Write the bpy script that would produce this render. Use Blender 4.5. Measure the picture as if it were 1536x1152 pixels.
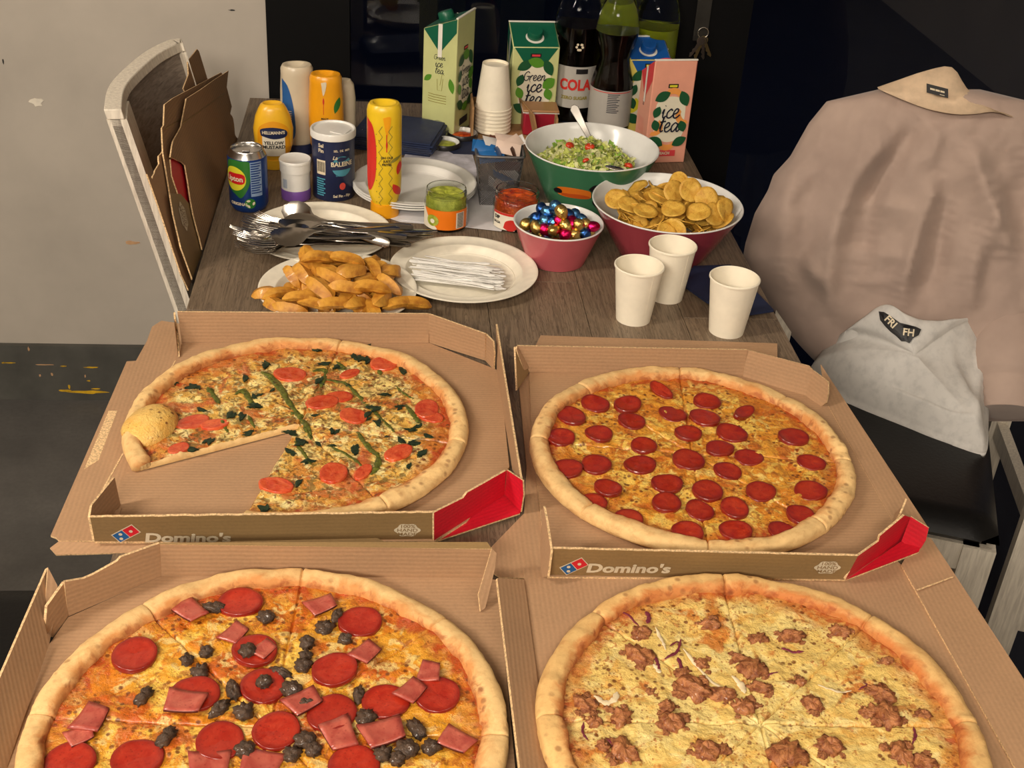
import bpy, bmesh, math, random
import numpy as np
from mathutils import Vector, Matrix
for _o in list(bpy.data.objects): bpy.data.objects.remove(_o)
SC = bpy.context.scene; COL = SC.collection
pi = math.pi
# ---------------------------------------------------------------- camera
FPX, PITCH, ROLL, YAW = 1885.3, math.radians(31.354), math.radians(4.052), math.radians(6.566)
EYE, TOP = 1.63, .75
def _basis():
    cp, sp = math.cos(PITCH), math.sin(PITCH)
    w = np.array([0, cp, -sp]); r = np.array([1., 0, 0]); u = np.array([0, sp, cp])
    cr, sr = math.cos(ROLL), math.sin(ROLL)
    r, u = cr*r+sr*u, -sr*r+cr*u
    c, s = math.cos(-YAW), math.sin(-YAW); M = np.array([[c, -s, 0], [s, c, 0], [0, 0, 1]])
    return M@r, M@u, M@w
CR, CU, CW = _basis()
cam = bpy.data.cameras.new('camera'); co = bpy.data.objects.new('camera', cam); COL.objects.link(co)
co.matrix_world = Matrix(((CR[0], CU[0], -CW[0], 0), (CR[1], CU[1], -CW[1], 0), (CR[2], CU[2], -CW[2], EYE), (0, 0, 0, 1)))
cam.sensor_width = 36; cam.lens = FPX/1536*36; cam.clip_start = .05; SC.camera = co
def at(x, y, z=TOP):                      # photograph pixel -> point at height z
    d = (x-768)/FPX*CR-(y-576)/FPX*CU+CW
    return d*((z-EYE)/d[2])+np.array([0, 0, EYE])
def aty(x, y, Y):                         # photograph pixel -> point at depth Y
    d = (x-768)/FPX*CR-(y-576)/FPX*CU+CW
    return d*(Y/d[1])+np.array([0, 0, EYE])
# ---------------------------------------------------------------- light and exposure
wd = bpy.data.worlds.new('night'); SC.world = wd; wd.use_nodes = True
wd.node_tree.nodes['Background'].inputs[0].default_value = (.012, .016, .03, 1)
wd.node_tree.nodes['Background'].inputs[1].default_value = 2.6
def area(name, loc, sx, sy, power, col, aim=None):
    l = bpy.data.lights.new(name, 'AREA'); l.shape = 'RECTANGLE'; l.size = sx; l.size_y = sy; l.energy = power; l.color = col
    o = bpy.data.objects.new(name, l); COL.objects.link(o); o.location = loc
    if aim is not None: o.rotation_euler = (Vector(aim)-Vector(loc)).to_track_quat('-Z', 'Y').to_euler()
    return o
WARM = (1, .88, .74)
area('ceiling_and_fill_light', (-1.5, .75, 2.45), .18, 1.2, 42, WARM, (.1, 1.3, .8))
area('ceiling_and_fill_light', (-.75, -1.5, 2.45), 1.2, .35, 66, WARM, (.1, 1.6, .8))  # front fill added behind the camera to brighten the cup fronts
area('ceiling_and_fill_light', (1.2, .2, 2.56), 1.2, .3, 9, WARM)
SC.view_settings.view_transform = 'Standard'; SC.view_settings.look = 'None'
SC.view_settings.exposure = .22; SC.view_settings.gamma = 1; SC.view_settings.use_curve_mapping = False
# ---------------------------------------------------------------- tagging
def tag(o, label=None, cat=None, group=None, kind=None):
    if label: o['label'] = label
    if cat: o['category'] = cat
    if group: o['group'] = group
    if kind: o['kind'] = kind
    return o
def thing(name, label, cat, loc=(0, 0, 0), rz=0, group=None, rx=0, ry=0):
    o = bpy.data.objects.new(name, None); COL.objects.link(o); o.empty_display_size = .02
    o.location = tuple(float(v) for v in loc); o.rotation_euler = (rx, ry, rz); return tag(o, label, cat, group)
def mobj(name, verts, faces, mat=None, parent=None, smooth=False, uv=None, fm=None):
    me = bpy.data.meshes.new(name)
    me.from_pydata([tuple(map(float, v)) for v in verts], [], [tuple(map(int, f)) for f in faces])
    mats = mat if isinstance(mat, (list, tuple)) else [mat]
    for m in mats:
        if m: me.materials.append(m)
    if fm is not None: me.polygons.foreach_set('material_index', list(fm))
    if smooth: me.polygons.foreach_set('use_smooth', [True]*len(me.polygons))
    if uv is not None:
        l = me.uv_layers.new(name='UVMap'); vi = np.empty(len(me.loops), int); me.loops.foreach_get('vertex_index', vi)
        l.data.foreach_set('uv', np.asarray(uv, float)[vi].ravel())
    me.update(); o = bpy.data.objects.new(name, me); COL.objects.link(o); o.parent = parent
    return o
def link(me, name, parent=None): o = bpy.data.objects.new(name, me); COL.objects.link(o); o.parent = parent; return o
def copy_tree(o, parent=None):
    c = o.copy(); COL.objects.link(c); c.parent = parent
    for ch in list(o.children): copy_tree(ch, c)
    return c
class MB:                                  # collects shapes for ONE mesh
    def __init__(s): s.v = []; s.f = []; s.m = []
    def add(s, v, f, m=0):
        n = len(s.v); s.v += [tuple(map(float, q)) for q in v]; s.f += [tuple(i+n for i in q) for q in f]; s.m += [m]*len(f); return s
    def box(s, a, b, m=0, M=None):
        x0, y0, z0 = a; x1, y1, z1 = b
        v = [(x0, y0, z0), (x1, y0, z0), (x1, y1, z0), (x0, y1, z0), (x0, y0, z1), (x1, y0, z1), (x1, y1, z1), (x0, y1, z1)]
        if M is not None: v = [tuple(M@Vector(q)) for q in v]
        return s.add(v, [(3, 2, 1, 0), (4, 5, 6, 7), (0, 1, 5, 4), (1, 2, 6, 5), (2, 3, 7, 6), (3, 0, 4, 7)], m)
    def lathe(s, prof, n=32, c=(0, 0, 0), m=0, sy=1, caps=(True, True)):
        v = []; f = []
        for r, z in prof:
            for k in range(n):
                a = 2*pi*k/n; v.append((c[0]+r*math.cos(a), c[1]+r*sy*math.sin(a), c[2]+z))
        for i in range(len(prof)-1):
            for k in range(n):
                k2 = (k+1) % n; f.append((i*n+k, i*n+k2, (i+1)*n+k2, (i+1)*n+k))
        if caps[0]: f.append(tuple(range(n))[::-1])
        if caps[1]: f.append(tuple(range((len(prof)-1)*n, len(prof)*n)))
        return s.add(v, f, m)
    def tube(s, pts, r, n=8, m=0, flat=1.0):
        pts = [Vector(p) for p in pts]; v = []; f = []; L = len(pts); up = Vector((0, 0, 1))
        for i, p in enumerate(pts):
            t = (pts[min(i+1, L-1)]-pts[max(i-1, 0)]).normalized()
            a = t.cross(up); a = a.normalized() if a.length > 1e-4 else Vector((1, 0, 0)); b = a.cross(t)
            rr = r[i] if isinstance(r, (list, tuple)) else r
            for k in range(n):
                q = 2*pi*k/n; v.append(p+a*rr*math.cos(q)+b*rr*flat*math.sin(q))
        for i in range(L-1):
            for k in range(n):
                k2 = (k+1) % n; f.append((i*n+k, i*n+k2, (i+1)*n+k2, (i+1)*n+k))
        f.append(tuple(range(n))[::-1]); f.append(tuple(range((L-1)*n, L*n)))
        return s.add(v, f, m)
    def loft(s, rings, n=32, m=0, ex=2.0):   # rings: (z, rx, ry, cx, cy)
        v = []; f = []
        for z, rx, ry, cx, cy in rings:
            for k in range(n):
                a = 2*pi*k/n; c_, s_ = math.cos(a), math.sin(a)
                v.append((cx+rx*math.copysign(abs(c_)**(2/ex), c_), cy+ry*math.copysign(abs(s_)**(2/ex), s_), z))
        for i in range(len(rings)-1):
            for k in range(n):
                k2 = (k+1) % n; f.append((i*n+k, i*n+k2, (i+1)*n+k2, (i+1)*n+k))
        f.append(tuple(range(n))[::-1]); f.append(tuple(range((len(rings)-1)*n, len(rings)*n)))
        return s.add(v, f, m)
    def obj(s, name, mat, parent=None, smooth=False, bevel=0):
        o = mobj(name, s.v, s.f, mat, parent, smooth, fm=s.m if isinstance(mat, (list, tuple)) else None)
        if smooth is True and len(s.f) > 8: o.data.set_sharp_from_angle(angle=.8)
        if bevel:
            b = o.modifiers.new('b', 'BEVEL'); b.width = bevel; b.segments = 2; b.limit_method = 'ANGLE'; b.angle_limit = .7
        if smooth == 'auto' or bevel:
            o.data.shade_smooth() if hasattr(o.data, 'shade_smooth') else None
            try: o.data.set_sharp_from_angle(angle=.6)
            except Exception: pass
        return o
# ---------------------------------------------------------------- numpy noise
def _h(ix, iy, s):
    n = (ix.astype(np.int64)*374761393+iy.astype(np.int64)*668265263+s*982451653) & 0xffffffff
    n = ((n ^ (n >> 13))*1274126177) & 0xffffffff
    return ((n ^ (n >> 16)) & 0xffff)/65535.
def vn(x, y, s=0):
    x = np.asarray(x, float); y = np.asarray(y, float); ix = np.floor(x); iy = np.floor(y); fx = x-ix; fy = y-iy
    fx = fx*fx*(3-2*fx); fy = fy*fy*(3-2*fy)
    a = _h(ix, iy, s); b = _h(ix+1, iy, s); c = _h(ix, iy+1, s); d = _h(ix+1, iy+1, s)
    return (a*(1-fx)+b*fx)*(1-fy)+(c*(1-fx)+d*fx)*fy
def fbm(x, y, s=0, o=4):
    r = 0; a = .5
    for k in range(o): r = r+a*vn(np.asarray(x)*2**k+17*k, np.asarray(y)*2**k-9*k, s+k); a *= .5
    return r/(1-.5**o)-.5
# ---------------------------------------------------------------- materials
def rgb(r, g, b):
    f = lambda c: (c/255/12.92) if c/255 <= .04045 else ((c/255+.055)/1.055)**2.4
    return (f(r), f(g), f(b), 1)
class NT:
    def __init__(s, name, base=(128, 128, 128), rough=.5, metal=0, **kw):
        s.m = bpy.data.materials.new(name); s.m.use_nodes = True; s.t = s.m.node_tree; s.b = s.t.nodes['Principled BSDF']
        s.set('Base Color', rgb(*base)); s.set('Roughness', rough); s.set('Metallic', metal)
        for k, v in kw.items(): s.set(k.replace('_', ' '), v)
        s.co = None
    def set(s, k, v):
        if isinstance(v, bpy.types.NodeSocket): s.t.links.new(v, s.b.inputs[k])
        else: s.b.inputs[k].default_value = v
    def n(s, t, **kw):
        q = s.t.nodes.new(t)
        for k, v in kw.items(): setattr(q, k, v)
        return q
    def put(s, node, k, v):
        if isinstance(v, bpy.types.NodeSocket): s.t.links.new(v, node.inputs[k])
        else: node.inputs[k].default_value = v
    def obj(s, kind='Object', sc=None):
        tc = s.n('ShaderNodeTexCoord'); o = tc.outputs[kind]
        if sc:
            mp = s.n('ShaderNodeMapping'); s.put(mp, 'Vector', o); mp.inputs['Scale'].default_value = sc; o = mp.outputs[0]
        return o
    def noise(s, scale, detail=4, rough=.6, dist=0, vec=None):
        q = s.n('ShaderNodeTexNoise'); s.put(q, 'Vector', vec if vec is not None else s.obj())
        for k, v in (('Scale', scale), ('Detail', detail), ('Roughness', rough), ('Distortion', dist)): q.inputs[k].default_value = v
        return q.outputs['Fac']
    def voro(s, scale, vec=None, rnd=1):
        q = s.n('ShaderNodeTexVoronoi'); s.put(q, 'Vector', vec if vec is not None else s.obj()); q.inputs['Scale'].default_value = scale
        q.inputs['Randomness'].default_value = rnd; return q.outputs['Distance']
    def mr(s, v, a, b, c=0, d=1):
        q = s.n('ShaderNodeMapRange'); s.put(q, 0, v); q.inputs[1].default_value = a; q.inputs[2].default_value = b
        q.inputs[3].default_value = c; q.inputs[4].default_value = d; return q.outputs[0]
    def math(s, op, a, b=0):
        q = s.n('ShaderNodeMath', operation=op); s.put(q, 0, a); s.put(q, 1, b); return q.outputs[0]
    def mix(s, f, a, b):
        q = s.n('ShaderNodeMix', data_type='RGBA'); s.put(q, 0, f); s.put(q, 6, a if isinstance(a, bpy.types.NodeSocket) else rgb(*a))
        s.put(q, 7, b if isinstance(b, bpy.types.NodeSocket) else rgb(*b)); return q.outputs[2]
    def bump(s, h, st=.3, d=.001):
        q = s.n('ShaderNodeBump'); s.put(q, 'Height', h); q.inputs['Strength'].default_value = st; q.inputs['Distance'].default_value = d
        s.t.links.new(q.outputs[0], s.b.inputs['Normal']); return s
def plain(name, c, rough=.5, metal=0, var=.08, scale=30, bump=0, **kw):
    q = NT(name, c, rough, metal, **kw); f = q.noise(scale, 4)
    lo = tuple(v*(1-var) for v in c); hi = tuple(min(255, v*(1+var)) for v in c)
    q.set('Base Color', q.mix(q.mr(f, .3, .7), lo, hi))
    if bump: q.bump(f, bump, .001)
    return q.m
def cardboard(name, c, period=.0052, st=.35, dark=.9, rough=.8):
    q = NT(name, c, rough); uv = q.obj('UV'); sep = q.n('ShaderNodeSeparateXYZ'); q.put(sep, 0, uv)
    w = q.math('SINE', q.math('ADD', q.math('MULTIPLY', sep.outputs[1], 2*pi/period), q.math('MULTIPLY', q.noise(8, 2, vec=uv), 5)))
    w = q.mr(w, -1, 1); f = q.noise(260, 3, vec=uv); g = q.noise(9, 3, vec=uv)
    a = q.mix(q.mr(w, .0, 1), tuple(v*dark for v in c), c)
    a = q.mix(q.math('MULTIPLY', q.mr(f, .4, .75), .35), a, tuple(v*.72 for v in c))
    a = q.mix(q.math('MULTIPLY', q.mr(g, .35, .7), .35), a, tuple(min(255, v*1.1) for v in c))
    q.set('Base Color', a); q.bump(w, st, .0006); return q.m
M = {}
M['card_in'] = cardboard('kraft_cardboard_inside', (174, 137, 102), st=.18, dark=.95)
M['card_out'] = cardboard('printed_khaki_cardboard', (144, 116, 76), st=.08, dark=.97, rough=.42)
M['card_edge'] = plain('cardboard_cut_edge', (205, 172, 128), .9, var=.25, scale=400)
M['card_red'] = cardboard('red_printed_cardboard', (205, 22, 44), st=.12, dark=.95, rough=.5)
M['white_print'] = plain('white_print', (214, 200, 172), .6)
M['black'] = plain('black_ink', (22, 20, 22), .5)
M['red_print'] = plain('red_print', (206, 28, 44), .5)
M['blue_print'] = plain('blue_print', (28, 92, 150), .5)
# ---------------------------------------------------------------- flat print: 2D shapes mapped on surfaces
def text2d(s, size=1, bold=0, shear=0, align='CENTER', sx=1, spacing=1, lh=1):
    c = bpy.data.curves.new('t', 'FONT'); c.body = s; c.size = size; c.offset = bold; c.shear = shear; c.align_x = align; c.align_y = 'CENTER'
    c.resolution_u = 3; c.space_character = spacing; c.space_line = lh
    o = bpy.data.objects.new('t', c); COL.objects.link(o); dg = bpy.context.evaluated_depsgraph_get()
    me = bpy.data.meshes.new_from_object(o.evaluated_get(dg))
    v = [(p.co.x*sx, p.co.y) for p in me.vertices]; f = [tuple(p.vertices) for p in me.polygons]
    bpy.data.objects.remove(o); bpy.data.curves.remove(c); bpy.data.meshes.remove(me)
    return v, f
def crom(p, n=6):
    p = [np.array(q, float) for q in p]; P = [2*p[0]-p[1]]+p+[2*p[-1]-p[-2]]; out = []
    for i in range(1, len(P)-2):
        for k in range(n):
            t = k/n; out.append(.5*((2*P[i])+(-P[i-1]+P[i+1])*t+(2*P[i-1]-5*P[i]+4*P[i+1]-P[i+2])*t*t+(-P[i-1]+3*P[i]-3*P[i+1]+P[i+2])*t**3))
    out.append(P[-2]); return out
GL = {'i': (.5, [[(0, .5), (.15, 1), (.12, .3), (.25, 0), (.5, .25)], [(.2, 1.35), (.24, 1.42)]]),
 'c': (.75, [[(.65, .8), (.45, 1), (.1, .6), (.15, .1), (.45, 0), (.8, .3)]]),
 'e': (.8, [[(0, .35), (.5, .6), (.55, .95), (.3, 1), (.08, .55), (.2, .05), (.5, 0), (.85, .35)]]),
 't': (.6, [[(.1, .3), (.35, 1.7), (.2, .4), (.3, 0), (.55, .15)], [(0, 1.1), (.65, 1.2)]]),
 'a': (1., [[(.7, .85), (.4, 1), (.08, .6), (.15, .05), (.4, .05), (.7, .6), (.75, .95)], [(.75, .95), (.68, .2), (.85, 0), (1.05, .25)]]),
 'G': (1.15, [[(.95, 1.45), (.6, 1.75), (.1, 1.2), (.1, .3), (.5, 0), (.9, .3), (.95, .8)], [(.5, .8), (1.1, .85)]]),
 'r': (.62, [[(0, 0), (.1, .9), (.12, .6), (.35, 1), (.6, .9)]]),
 'n': (.95, [[(0, 0), (.1, .95), (.12, .6), (.45, 1), (.6, .8), (.55, .15), (.7, 0), (.95, .3)]])}
def script2d(s, h, w=.16):
    V = []; F = []; x = 0; tot = sum(GL[c][0] for c in s)
    for c in s:
        for st in GL[c][1]:
            q = [(a+x-tot/2+.12*b, b) for a, b in crom(st)]
            v, f = ribbon(q, w); n = len(V); V += v; F += [tuple(i+n for i in g) for g in f]
        x += GL[c][0]
    return [(a*h, b*h) for a, b in V], F
def ribbon(q, w):
    V = []; F = []
    for i, (a, b) in enumerate(q):
        j, k = max(i-1, 0), min(i+1, len(q)-1); dx, dy = q[k][0]-q[j][0], q[k][1]-q[j][1]; L = math.hypot(dx, dy) or 1
        V += [(a-dy/L*w/2, b+dx/L*w/2), (a+dy/L*w/2, b-dx/L*w/2)]
        if i: F.append((2*i-2, 2*i-1, 2*i+1, 2*i))
    return V, F
def poly2d(p): return list(p), [tuple(range(len(p)))]
def rect2d(x0, y0, x1, y1, nx=1):
    V = []; F = []
    for i in range(nx+1): x = x0+(x1-x0)*i/nx; V += [(x, y0), (x, y1)]
    for i in range(nx): F.append((2*i, 2*i+2, 2*i+3, 2*i+1))
    return V, F
def ell2d(cx, cy, rx, ry, n=24, rot=0):
    c, s = math.cos(rot), math.sin(rot)
    return poly2d([(cx+rx*math.cos(a)*c-ry*math.sin(a)*s, cy+rx*math.cos(a)*s+ry*math.sin(a)*c) for a in [2*pi*k/n for k in range(n)]])
def leaf2d(cx, cy, L, W, rot):
    p = [(-L/2+L*k/8, W/2*math.sin(pi*k/8)**.8) for k in range(9)]+[(L/2-L*k/8, -W/2*math.sin(pi*k/8)**.8) for k in range(1, 8)]
    c, s = math.cos(rot), math.sin(rot); return poly2d([(cx+a*c-b*s, cy+a*s+b*c) for a, b in p])
def shift(g, dx, dy, rot=0):
    c, s = math.cos(rot), math.sin(rot); return [(a*c-b*s+dx, a*s+b*c+dy) for a, b in g[0]], g[1]
def merge(*gs):
    V = []; F = []
    for v, f in gs: n = len(V); V += v; F += [tuple(i+n for i in q) for q in f]
    return V, F
def refine2d(g, mx=.0045):                # print that wraps a curved face needs small facets
    V = g[0]
    if not any(math.hypot(V[f[i]][0]-V[f[i-1]][0], V[f[i]][1]-V[f[i-1]][1]) > mx or len(f) > 6 for f in g[1] for i in range(len(f))): return g
    bm = bmesh.new(); vs = [bm.verts.new((a, b, 0)) for a, b in V]
    for f in g[1]:
        try: bm.faces.new([vs[i] for i in f])
        except ValueError: pass
    for _ in range(5):
        bmesh.ops.triangulate(bm, faces=bm.faces[:]); L = [e for e in bm.edges if e.calc_length() > mx]
        if not L: break
        bmesh.ops.subdivide_edges(bm, edges=L, cuts=1)
    bmesh.ops.triangulate(bm, faces=bm.faces[:]); bm.verts.index_update(); r_ = [(v.co.x, v.co.y) for v in bm.verts], [tuple(v.index for v in f.verts) for f in bm.faces]; bm.free(); return r_
def decal(name, g, mat, parent, mp, lift=0.0003):
    if not getattr(mp, 'flat', False): g = refine2d(g)
    V = [mp(a, b, lift) for a, b in g[0]]; return mobj(name, V, g[1], mat, parent)
def flatmap(o, ux, uy):
    o, ux, uy = np.array(o, float), np.array(ux, float), np.array(uy, float); ux /= np.linalg.norm(ux); uy /= np.linalg.norm(uy); n = np.cross(ux, uy)
    f = lambda a, b, l: o+a*ux+b*uy+l*n
    f.flat = True; return f
def cylmap(rad, ang, z0, c=(0, 0)):       # rad: number or function of z; ang: facing angle
    def f(a, b, l):
        z = z0+b; r = (rad(z) if callable(rad) else rad); q = ang+a/r; r += l
        return (c[0]+r*math.cos(q), c[1]+r*math.sin(q), z)
    return f
def panel(name, pts, mat, parent, th=.003, back=None, edge='card_edge', flip=False, u=None):
    P = [np.array(p, float) for p in pts]; c = sum(P)/len(P); nrm = np.zeros(3)
    for i in range(len(P)): nrm += np.cross(P[i]-c, P[(i+1) % len(P)]-c)
    nrm /= np.linalg.norm(nrm)
    e = np.array(u, float) if u is not None else P[1]-P[0]; e = e-nrm*(e@nrm); e /= np.linalg.norm(e); g = np.cross(nrm, e); n = len(P)
    V = [p for p in P]+[p-nrm*th for p in P]; F = [tuple(range(n)), tuple(range(2*n-1, n-1, -1))]; fm = [0, 1]
    for i in range(n): j = (i+1) % n; F.append((i, i+n, j+n, j)); fm.append(2)
    uv = [((p-c)@e, (p-c)@g) for p in V]
    ms = [M[mat], M[back or mat], M[edge]]
    if flip: ms[0], ms[1] = ms[1], ms[0]
    return mobj(name, V, F, ms, parent, uv=uv, fm=fm)
def planar(P, c0=(0, 0, EYE)):          # puts the corners of one board into one plane, seen unchanged from c0
    P = [np.array(p, float) for p in P]; c = sum(P)/len(P); n = np.linalg.svd(np.array([p-c for p in P]))[2][2]; e = np.array(c0, float); out = []
    for p in P:
        d = p-e; L = np.linalg.norm(d); k = ((c-e)@n)/(d@n) if abs(d@n) > 1e-6 else 1
        out.append(e+d*k if abs(d@n)/L > .2 and abs(k-1)*L < .03 else p-n*((p-c)@n))
    return out
def onmesh(o, off=np.zeros(3)):         # photograph pixel -> point on the surface of a mesh built at offset off
    from mathutils.bvhtree import BVHTree
    bv = BVHTree.FromPolygons([tuple(v.co) for v in o.data.vertices], [tuple(p.vertices) for p in o.data.polygons]); e = np.array([0, 0, EYE])-off
    def f(x, y, lift=.0015):
        d = (x-768)/FPX*CR-(y-576)/FPX*CU+CW; d = d/np.linalg.norm(d); h = bv.ray_cast(Vector(e), Vector(d))
        return (np.array(h[0]) if h[0] is not None else e+d*2.2)-d*lift
    return f
def rag(p, q, n=14, amp=.0012, seed=0):
    r = random.Random(seed); p = np.array(p, float); q = np.array(q, float); d = q-p; L = np.linalg.norm(d)
    s = np.array([-d[1], d[0], 0]); s = s/(np.linalg.norm(s) or 1)
    if abs(d[2]) > .6*L: s = np.array([0, 0, 1.])
    return [p+d*(i+r.uniform(-.3, .3))/n+s*r.uniform(-amp, amp) for i in range(1, n)]
# ================================================================ room
q = NT('painted_wall', (176, 168, 156), .75); f = q.noise(3, 5); g = q.noise(60, 4)
q.set('Base Color', q.mix(q.mr(f, .3, .7), (166, 158, 147), (184, 175, 163))); q.bump(g, .08, .001); M['wall'] = q.m
q = NT('grey_vinyl_floor', (88, 86, 82), .42); f = q.noise(4, 6, .7); g = q.noise(120, 3)
a = q.mix(q.mr(f, .3, .7), (70, 68, 66), (98, 95, 91)); q.set('Base Color', q.mix(q.math('MULTIPLY', q.mr(g, .4, .7), .3), a, (60, 58, 56))); q.bump(g, .1, .001); M['floor'] = q.m
M['ceiling'] = plain('ceiling_paint', (205, 200, 190), .8)
M['skirting'] = plain('dark_skirting', (74, 73, 68), .55, scale=12, var=.12)
M['frame'] = plain('black_window_frame', (4, 4, 5), .6, Specular_IOR_Level=.15)
q = NT('window_glass', (235, 240, 245), .01); q.set('Transmission Weight', 1.); q.set('IOR', 1.45); M['glass'] = q.m
M['mark'] = plain('yellow_scuff', (190, 150, 20), .7, var=.2); M['chip'] = plain('pale_plaster', (222, 214, 198), .8); M['rust'] = plain('orange_scuff', (190, 150, 110), .8)
def struct(name, a, b, mat):
    o = MB().box(a, b).obj(name, M[mat]); o['kind'] = 'structure'; return o
YW = 2.576
struct('floor', (-2.4, -2.2, -.06), (2.6, YW+.1, 0), 'floor')
struct('ceiling', (-2.4, -2.2, 2.6), (2.6, YW+.1, 2.68), 'ceiling')
wall = struct('wall_back', (-2.4, YW, 0), (-.254, YW+.1, 2.6), 'wall')
struct('wall_left', (-2.5, -2.2, 0), (-2.4, YW+.1, 2.6), 'wall'); struct('wall_front', (-2.5, -2.3, 0), (2.7, -2.2, 2.6), 'wall')
struct('wall_right', (2.6, -2.2, 0), (2.7, YW+.1, 2.6), 'wall'); struct('wall_lintel', (-.254, YW, 2.15), (2.6, YW+.1, 2.6), 'wall')
bz = aty(40, 518, YW-.01)[2]
bb = struct('baseboard_back', (-2.4, YW-.012, 0), (-.256, YW, bz), 'skirting')
r = random.Random(5)
def smear(name, px, py, w, h, mat, seed, Y=YW, n=14):
    c = aty(px, py, Y); rr = random.Random(seed); k = 2.7/FPX; P = []
    for i in range(n):
        a = 2*pi*i/n; m = rr.uniform(.6, 1.15); P.append((c[0]+w*k*m*math.cos(a)/2, Y-.0012, c[2]+h*k*m*math.sin(a)/2))
    o = mobj(name, P+[(p[0], Y, p[2]) for p in P], [tuple(range(n))[::-1]]+[(i, (i+1) % n, n+(i+1) % n, n+i) for i in range(n)], M[mat], bb if Y < YW else wall); return o
smear('plaster_chip', 55, 153, 22, 13, 'chip', 1); smear('orange_scuff', 198, 364, 22, 7, 'rust', 2); smear('pencil_mark', 348, 15, 10, 2, 'black', 3); smear('pencil_mark', 5, 92, 2, 10, 'black', 4)
for i, (x, y, w, h) in enumerate([(132, 588, 62, 6), (98, 586, 22, 5), (43, 523, 3, 9), (65, 547, 30, 2), (95, 549, 10, 2), (137, 551, 22, 3), (78, 561, 4, 6), (60, 563, 3, 5), (128, 564, 3, 7), (133, 571, 6, 3), (15, 544, 20, 2), (5, 544, 6, 3), (145, 583, 18, 2), (104, 580, 4, 8)]):
    smear('yellow_scuff', x, y, w, h, 'mark' if i not in (2, 3, 6, 7, 8) else 'rust', 20+i, YW-.012)
# window wall: black frames and glass down to the floor, night outside
w1 = struct('window_1', (-.254, YW-.004, 0), (-.087, YW+.08, 2.15), 'frame'); w1['label'] = 'black window frame post beside the grey wall'
g = MB().box((-.087, YW+.03, .05), (.572, YW+.036, 2.15)).obj('glass_pane', M['glass'], w1)
MB().box((-.087, YW-.002, 0), (.572, YW+.07, .06)).obj('bottom_rail', M['frame'], w1)
w2 = struct('window_2', (.572, YW-.006, 0), (.74, YW+.08, 2.15), 'frame')
MB().box((.74, YW+.03, .05), (2.6, YW+.036, 2.15)).obj('glass_pane', M['glass'], w2)
MB().box((.74, YW-.002, 0), (2.6, YW+.07, .06)).obj('bottom_rail', M['frame'], w2)
M['lockplate'] = plain('brushed_lock_plate', (70, 68, 64), .4, .7)
MB().box((.622, YW-.010, .90), (.652, YW-.006, 1.12)).obj('lock_plate', M['lockplate'], w2)
M['night'] = plain('dark_paving', (14, 22, 44), .9); struct('terrace_ground', (-1.5, YW+.12, -.12), (6, 9, -.04), 'night')
M['night2'] = plain('dark_blue_facade', (12, 20, 44), .9); struct('neighbour_wall', (-3, 7.5, -.04), (7, 7.7, 3.2), 'night2')
struct('wall_under_floor', (-2.4, YW+.1, -.3), (3, YW+.12, -.04), 'night2')
# keys
M['steel'] = plain('polished_steel', (200, 195, 185), .22, 1, var=.05); M['brass'] = plain('brass_key', (190, 170, 120), .3, 1)
kt = thing('key_bunch', 'bunch of metal keys hanging from the lock of the black window frame', 'keys', (.64, YW-.012, .925))
MB().tube([(.011*math.cos(a), -.006, .011*math.sin(a)-.006) for a in [2*pi*k/14 for k in range(15)]], .0012, 6).obj('key_ring', M['steel'], kt)
for k, (rz, mm) in enumerate([(-.5, 'brass'), (-.15, 'steel'), (.25, 'brass'), (.55, 'steel')]):
    b = MB(); Mx = Matrix.Translation((0, -.004-.003*k, -.014)) @ Matrix.Rotation(rz, 4, 'Y')
    v, f_ = [], []
    out = [(.009*math.cos(a), -.008+.009*math.sin(a)) for a in [pi*1.35-2*pi*.85*i/14 for i in range(15)]]+[(.003, -.045), (0, -.048), (-.002, -.044), (-.0045, -.040), (-.002, -.036), (-.0045, -.031), (-.0025, -.026)]
    n = len(out); v = [tuple(Mx@Vector((x, 0, z))) for x, z in out]+[tuple(Mx@Vector((x, -.0018, z))) for x, z in out]
    f_ = [tuple(range(n)), tuple(range(2*n-1, n-1, -1))]+[(i, i+n, (i+1) % n+n, (i+1) % n) for i in range(n)]
    b.add(v, f_).obj('key', M[mm], kt)
# dark navy rug at the right
q = NT('navy_carpet', (16, 19, 36), .95); q.bump(q.noise(700, 3), .6, .002); M['navy'] = q.m
tag(MB().box((.62, .3, .0), (2.4, 2.54, .006)).obj('carpet', M['navy'], bevel=.002), 'dark navy carpet lying under the chairs right of the table', 'rug')
# ================================================================ table
def wood(name, c1, c2, c3):
    q = NT(name, c1, .42); v = q.obj('Object', (22, 1.6, 1)); w = q.noise(3.2, 5, .65, 1.6, vec=v); v2 = q.obj('Object', (170, 5, 1)); g = q.noise(2, 4, .6, .3, vec=v2)
    oi = q.n('ShaderNodeObjectInfo')
    ad = q.n('ShaderNodeVectorMath', operation='ADD'); q.put(ad, 0, v); cm = q.n('ShaderNodeCombineXYZ'); q.put(cm, 0, q.math('MULTIPLY', oi.outputs['Random'], 40)); q.put(cm, 1, q.math('MULTIPLY', oi.outputs['Random'], 9)); q.put(ad, 1, cm.outputs[0])
    w = q.noise(3.2, 5, .65, 1.8, vec=ad.outputs[0]); rings = q.math('SINE', q.math('MULTIPLY', w, 46))
    a = q.mix(q.mr(w, .3, .7), c1, c2); a = q.mix(q.math('MULTIPLY', q.mr(rings, .35, 1), .62), a, c3)
    a = q.mix(q.math('MULTIPLY', q.mr(g, .45, .7), .5), a, c3)
    a = q.mix(q.math('MULTIPLY', oi.outputs['Random'], .25), a, c3)
    q.set('Base Color', a); q.set('Roughness', q.mr(g, .3, .7, .36, .55)); q.bump(g, .25, .0006); return q.m
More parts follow.
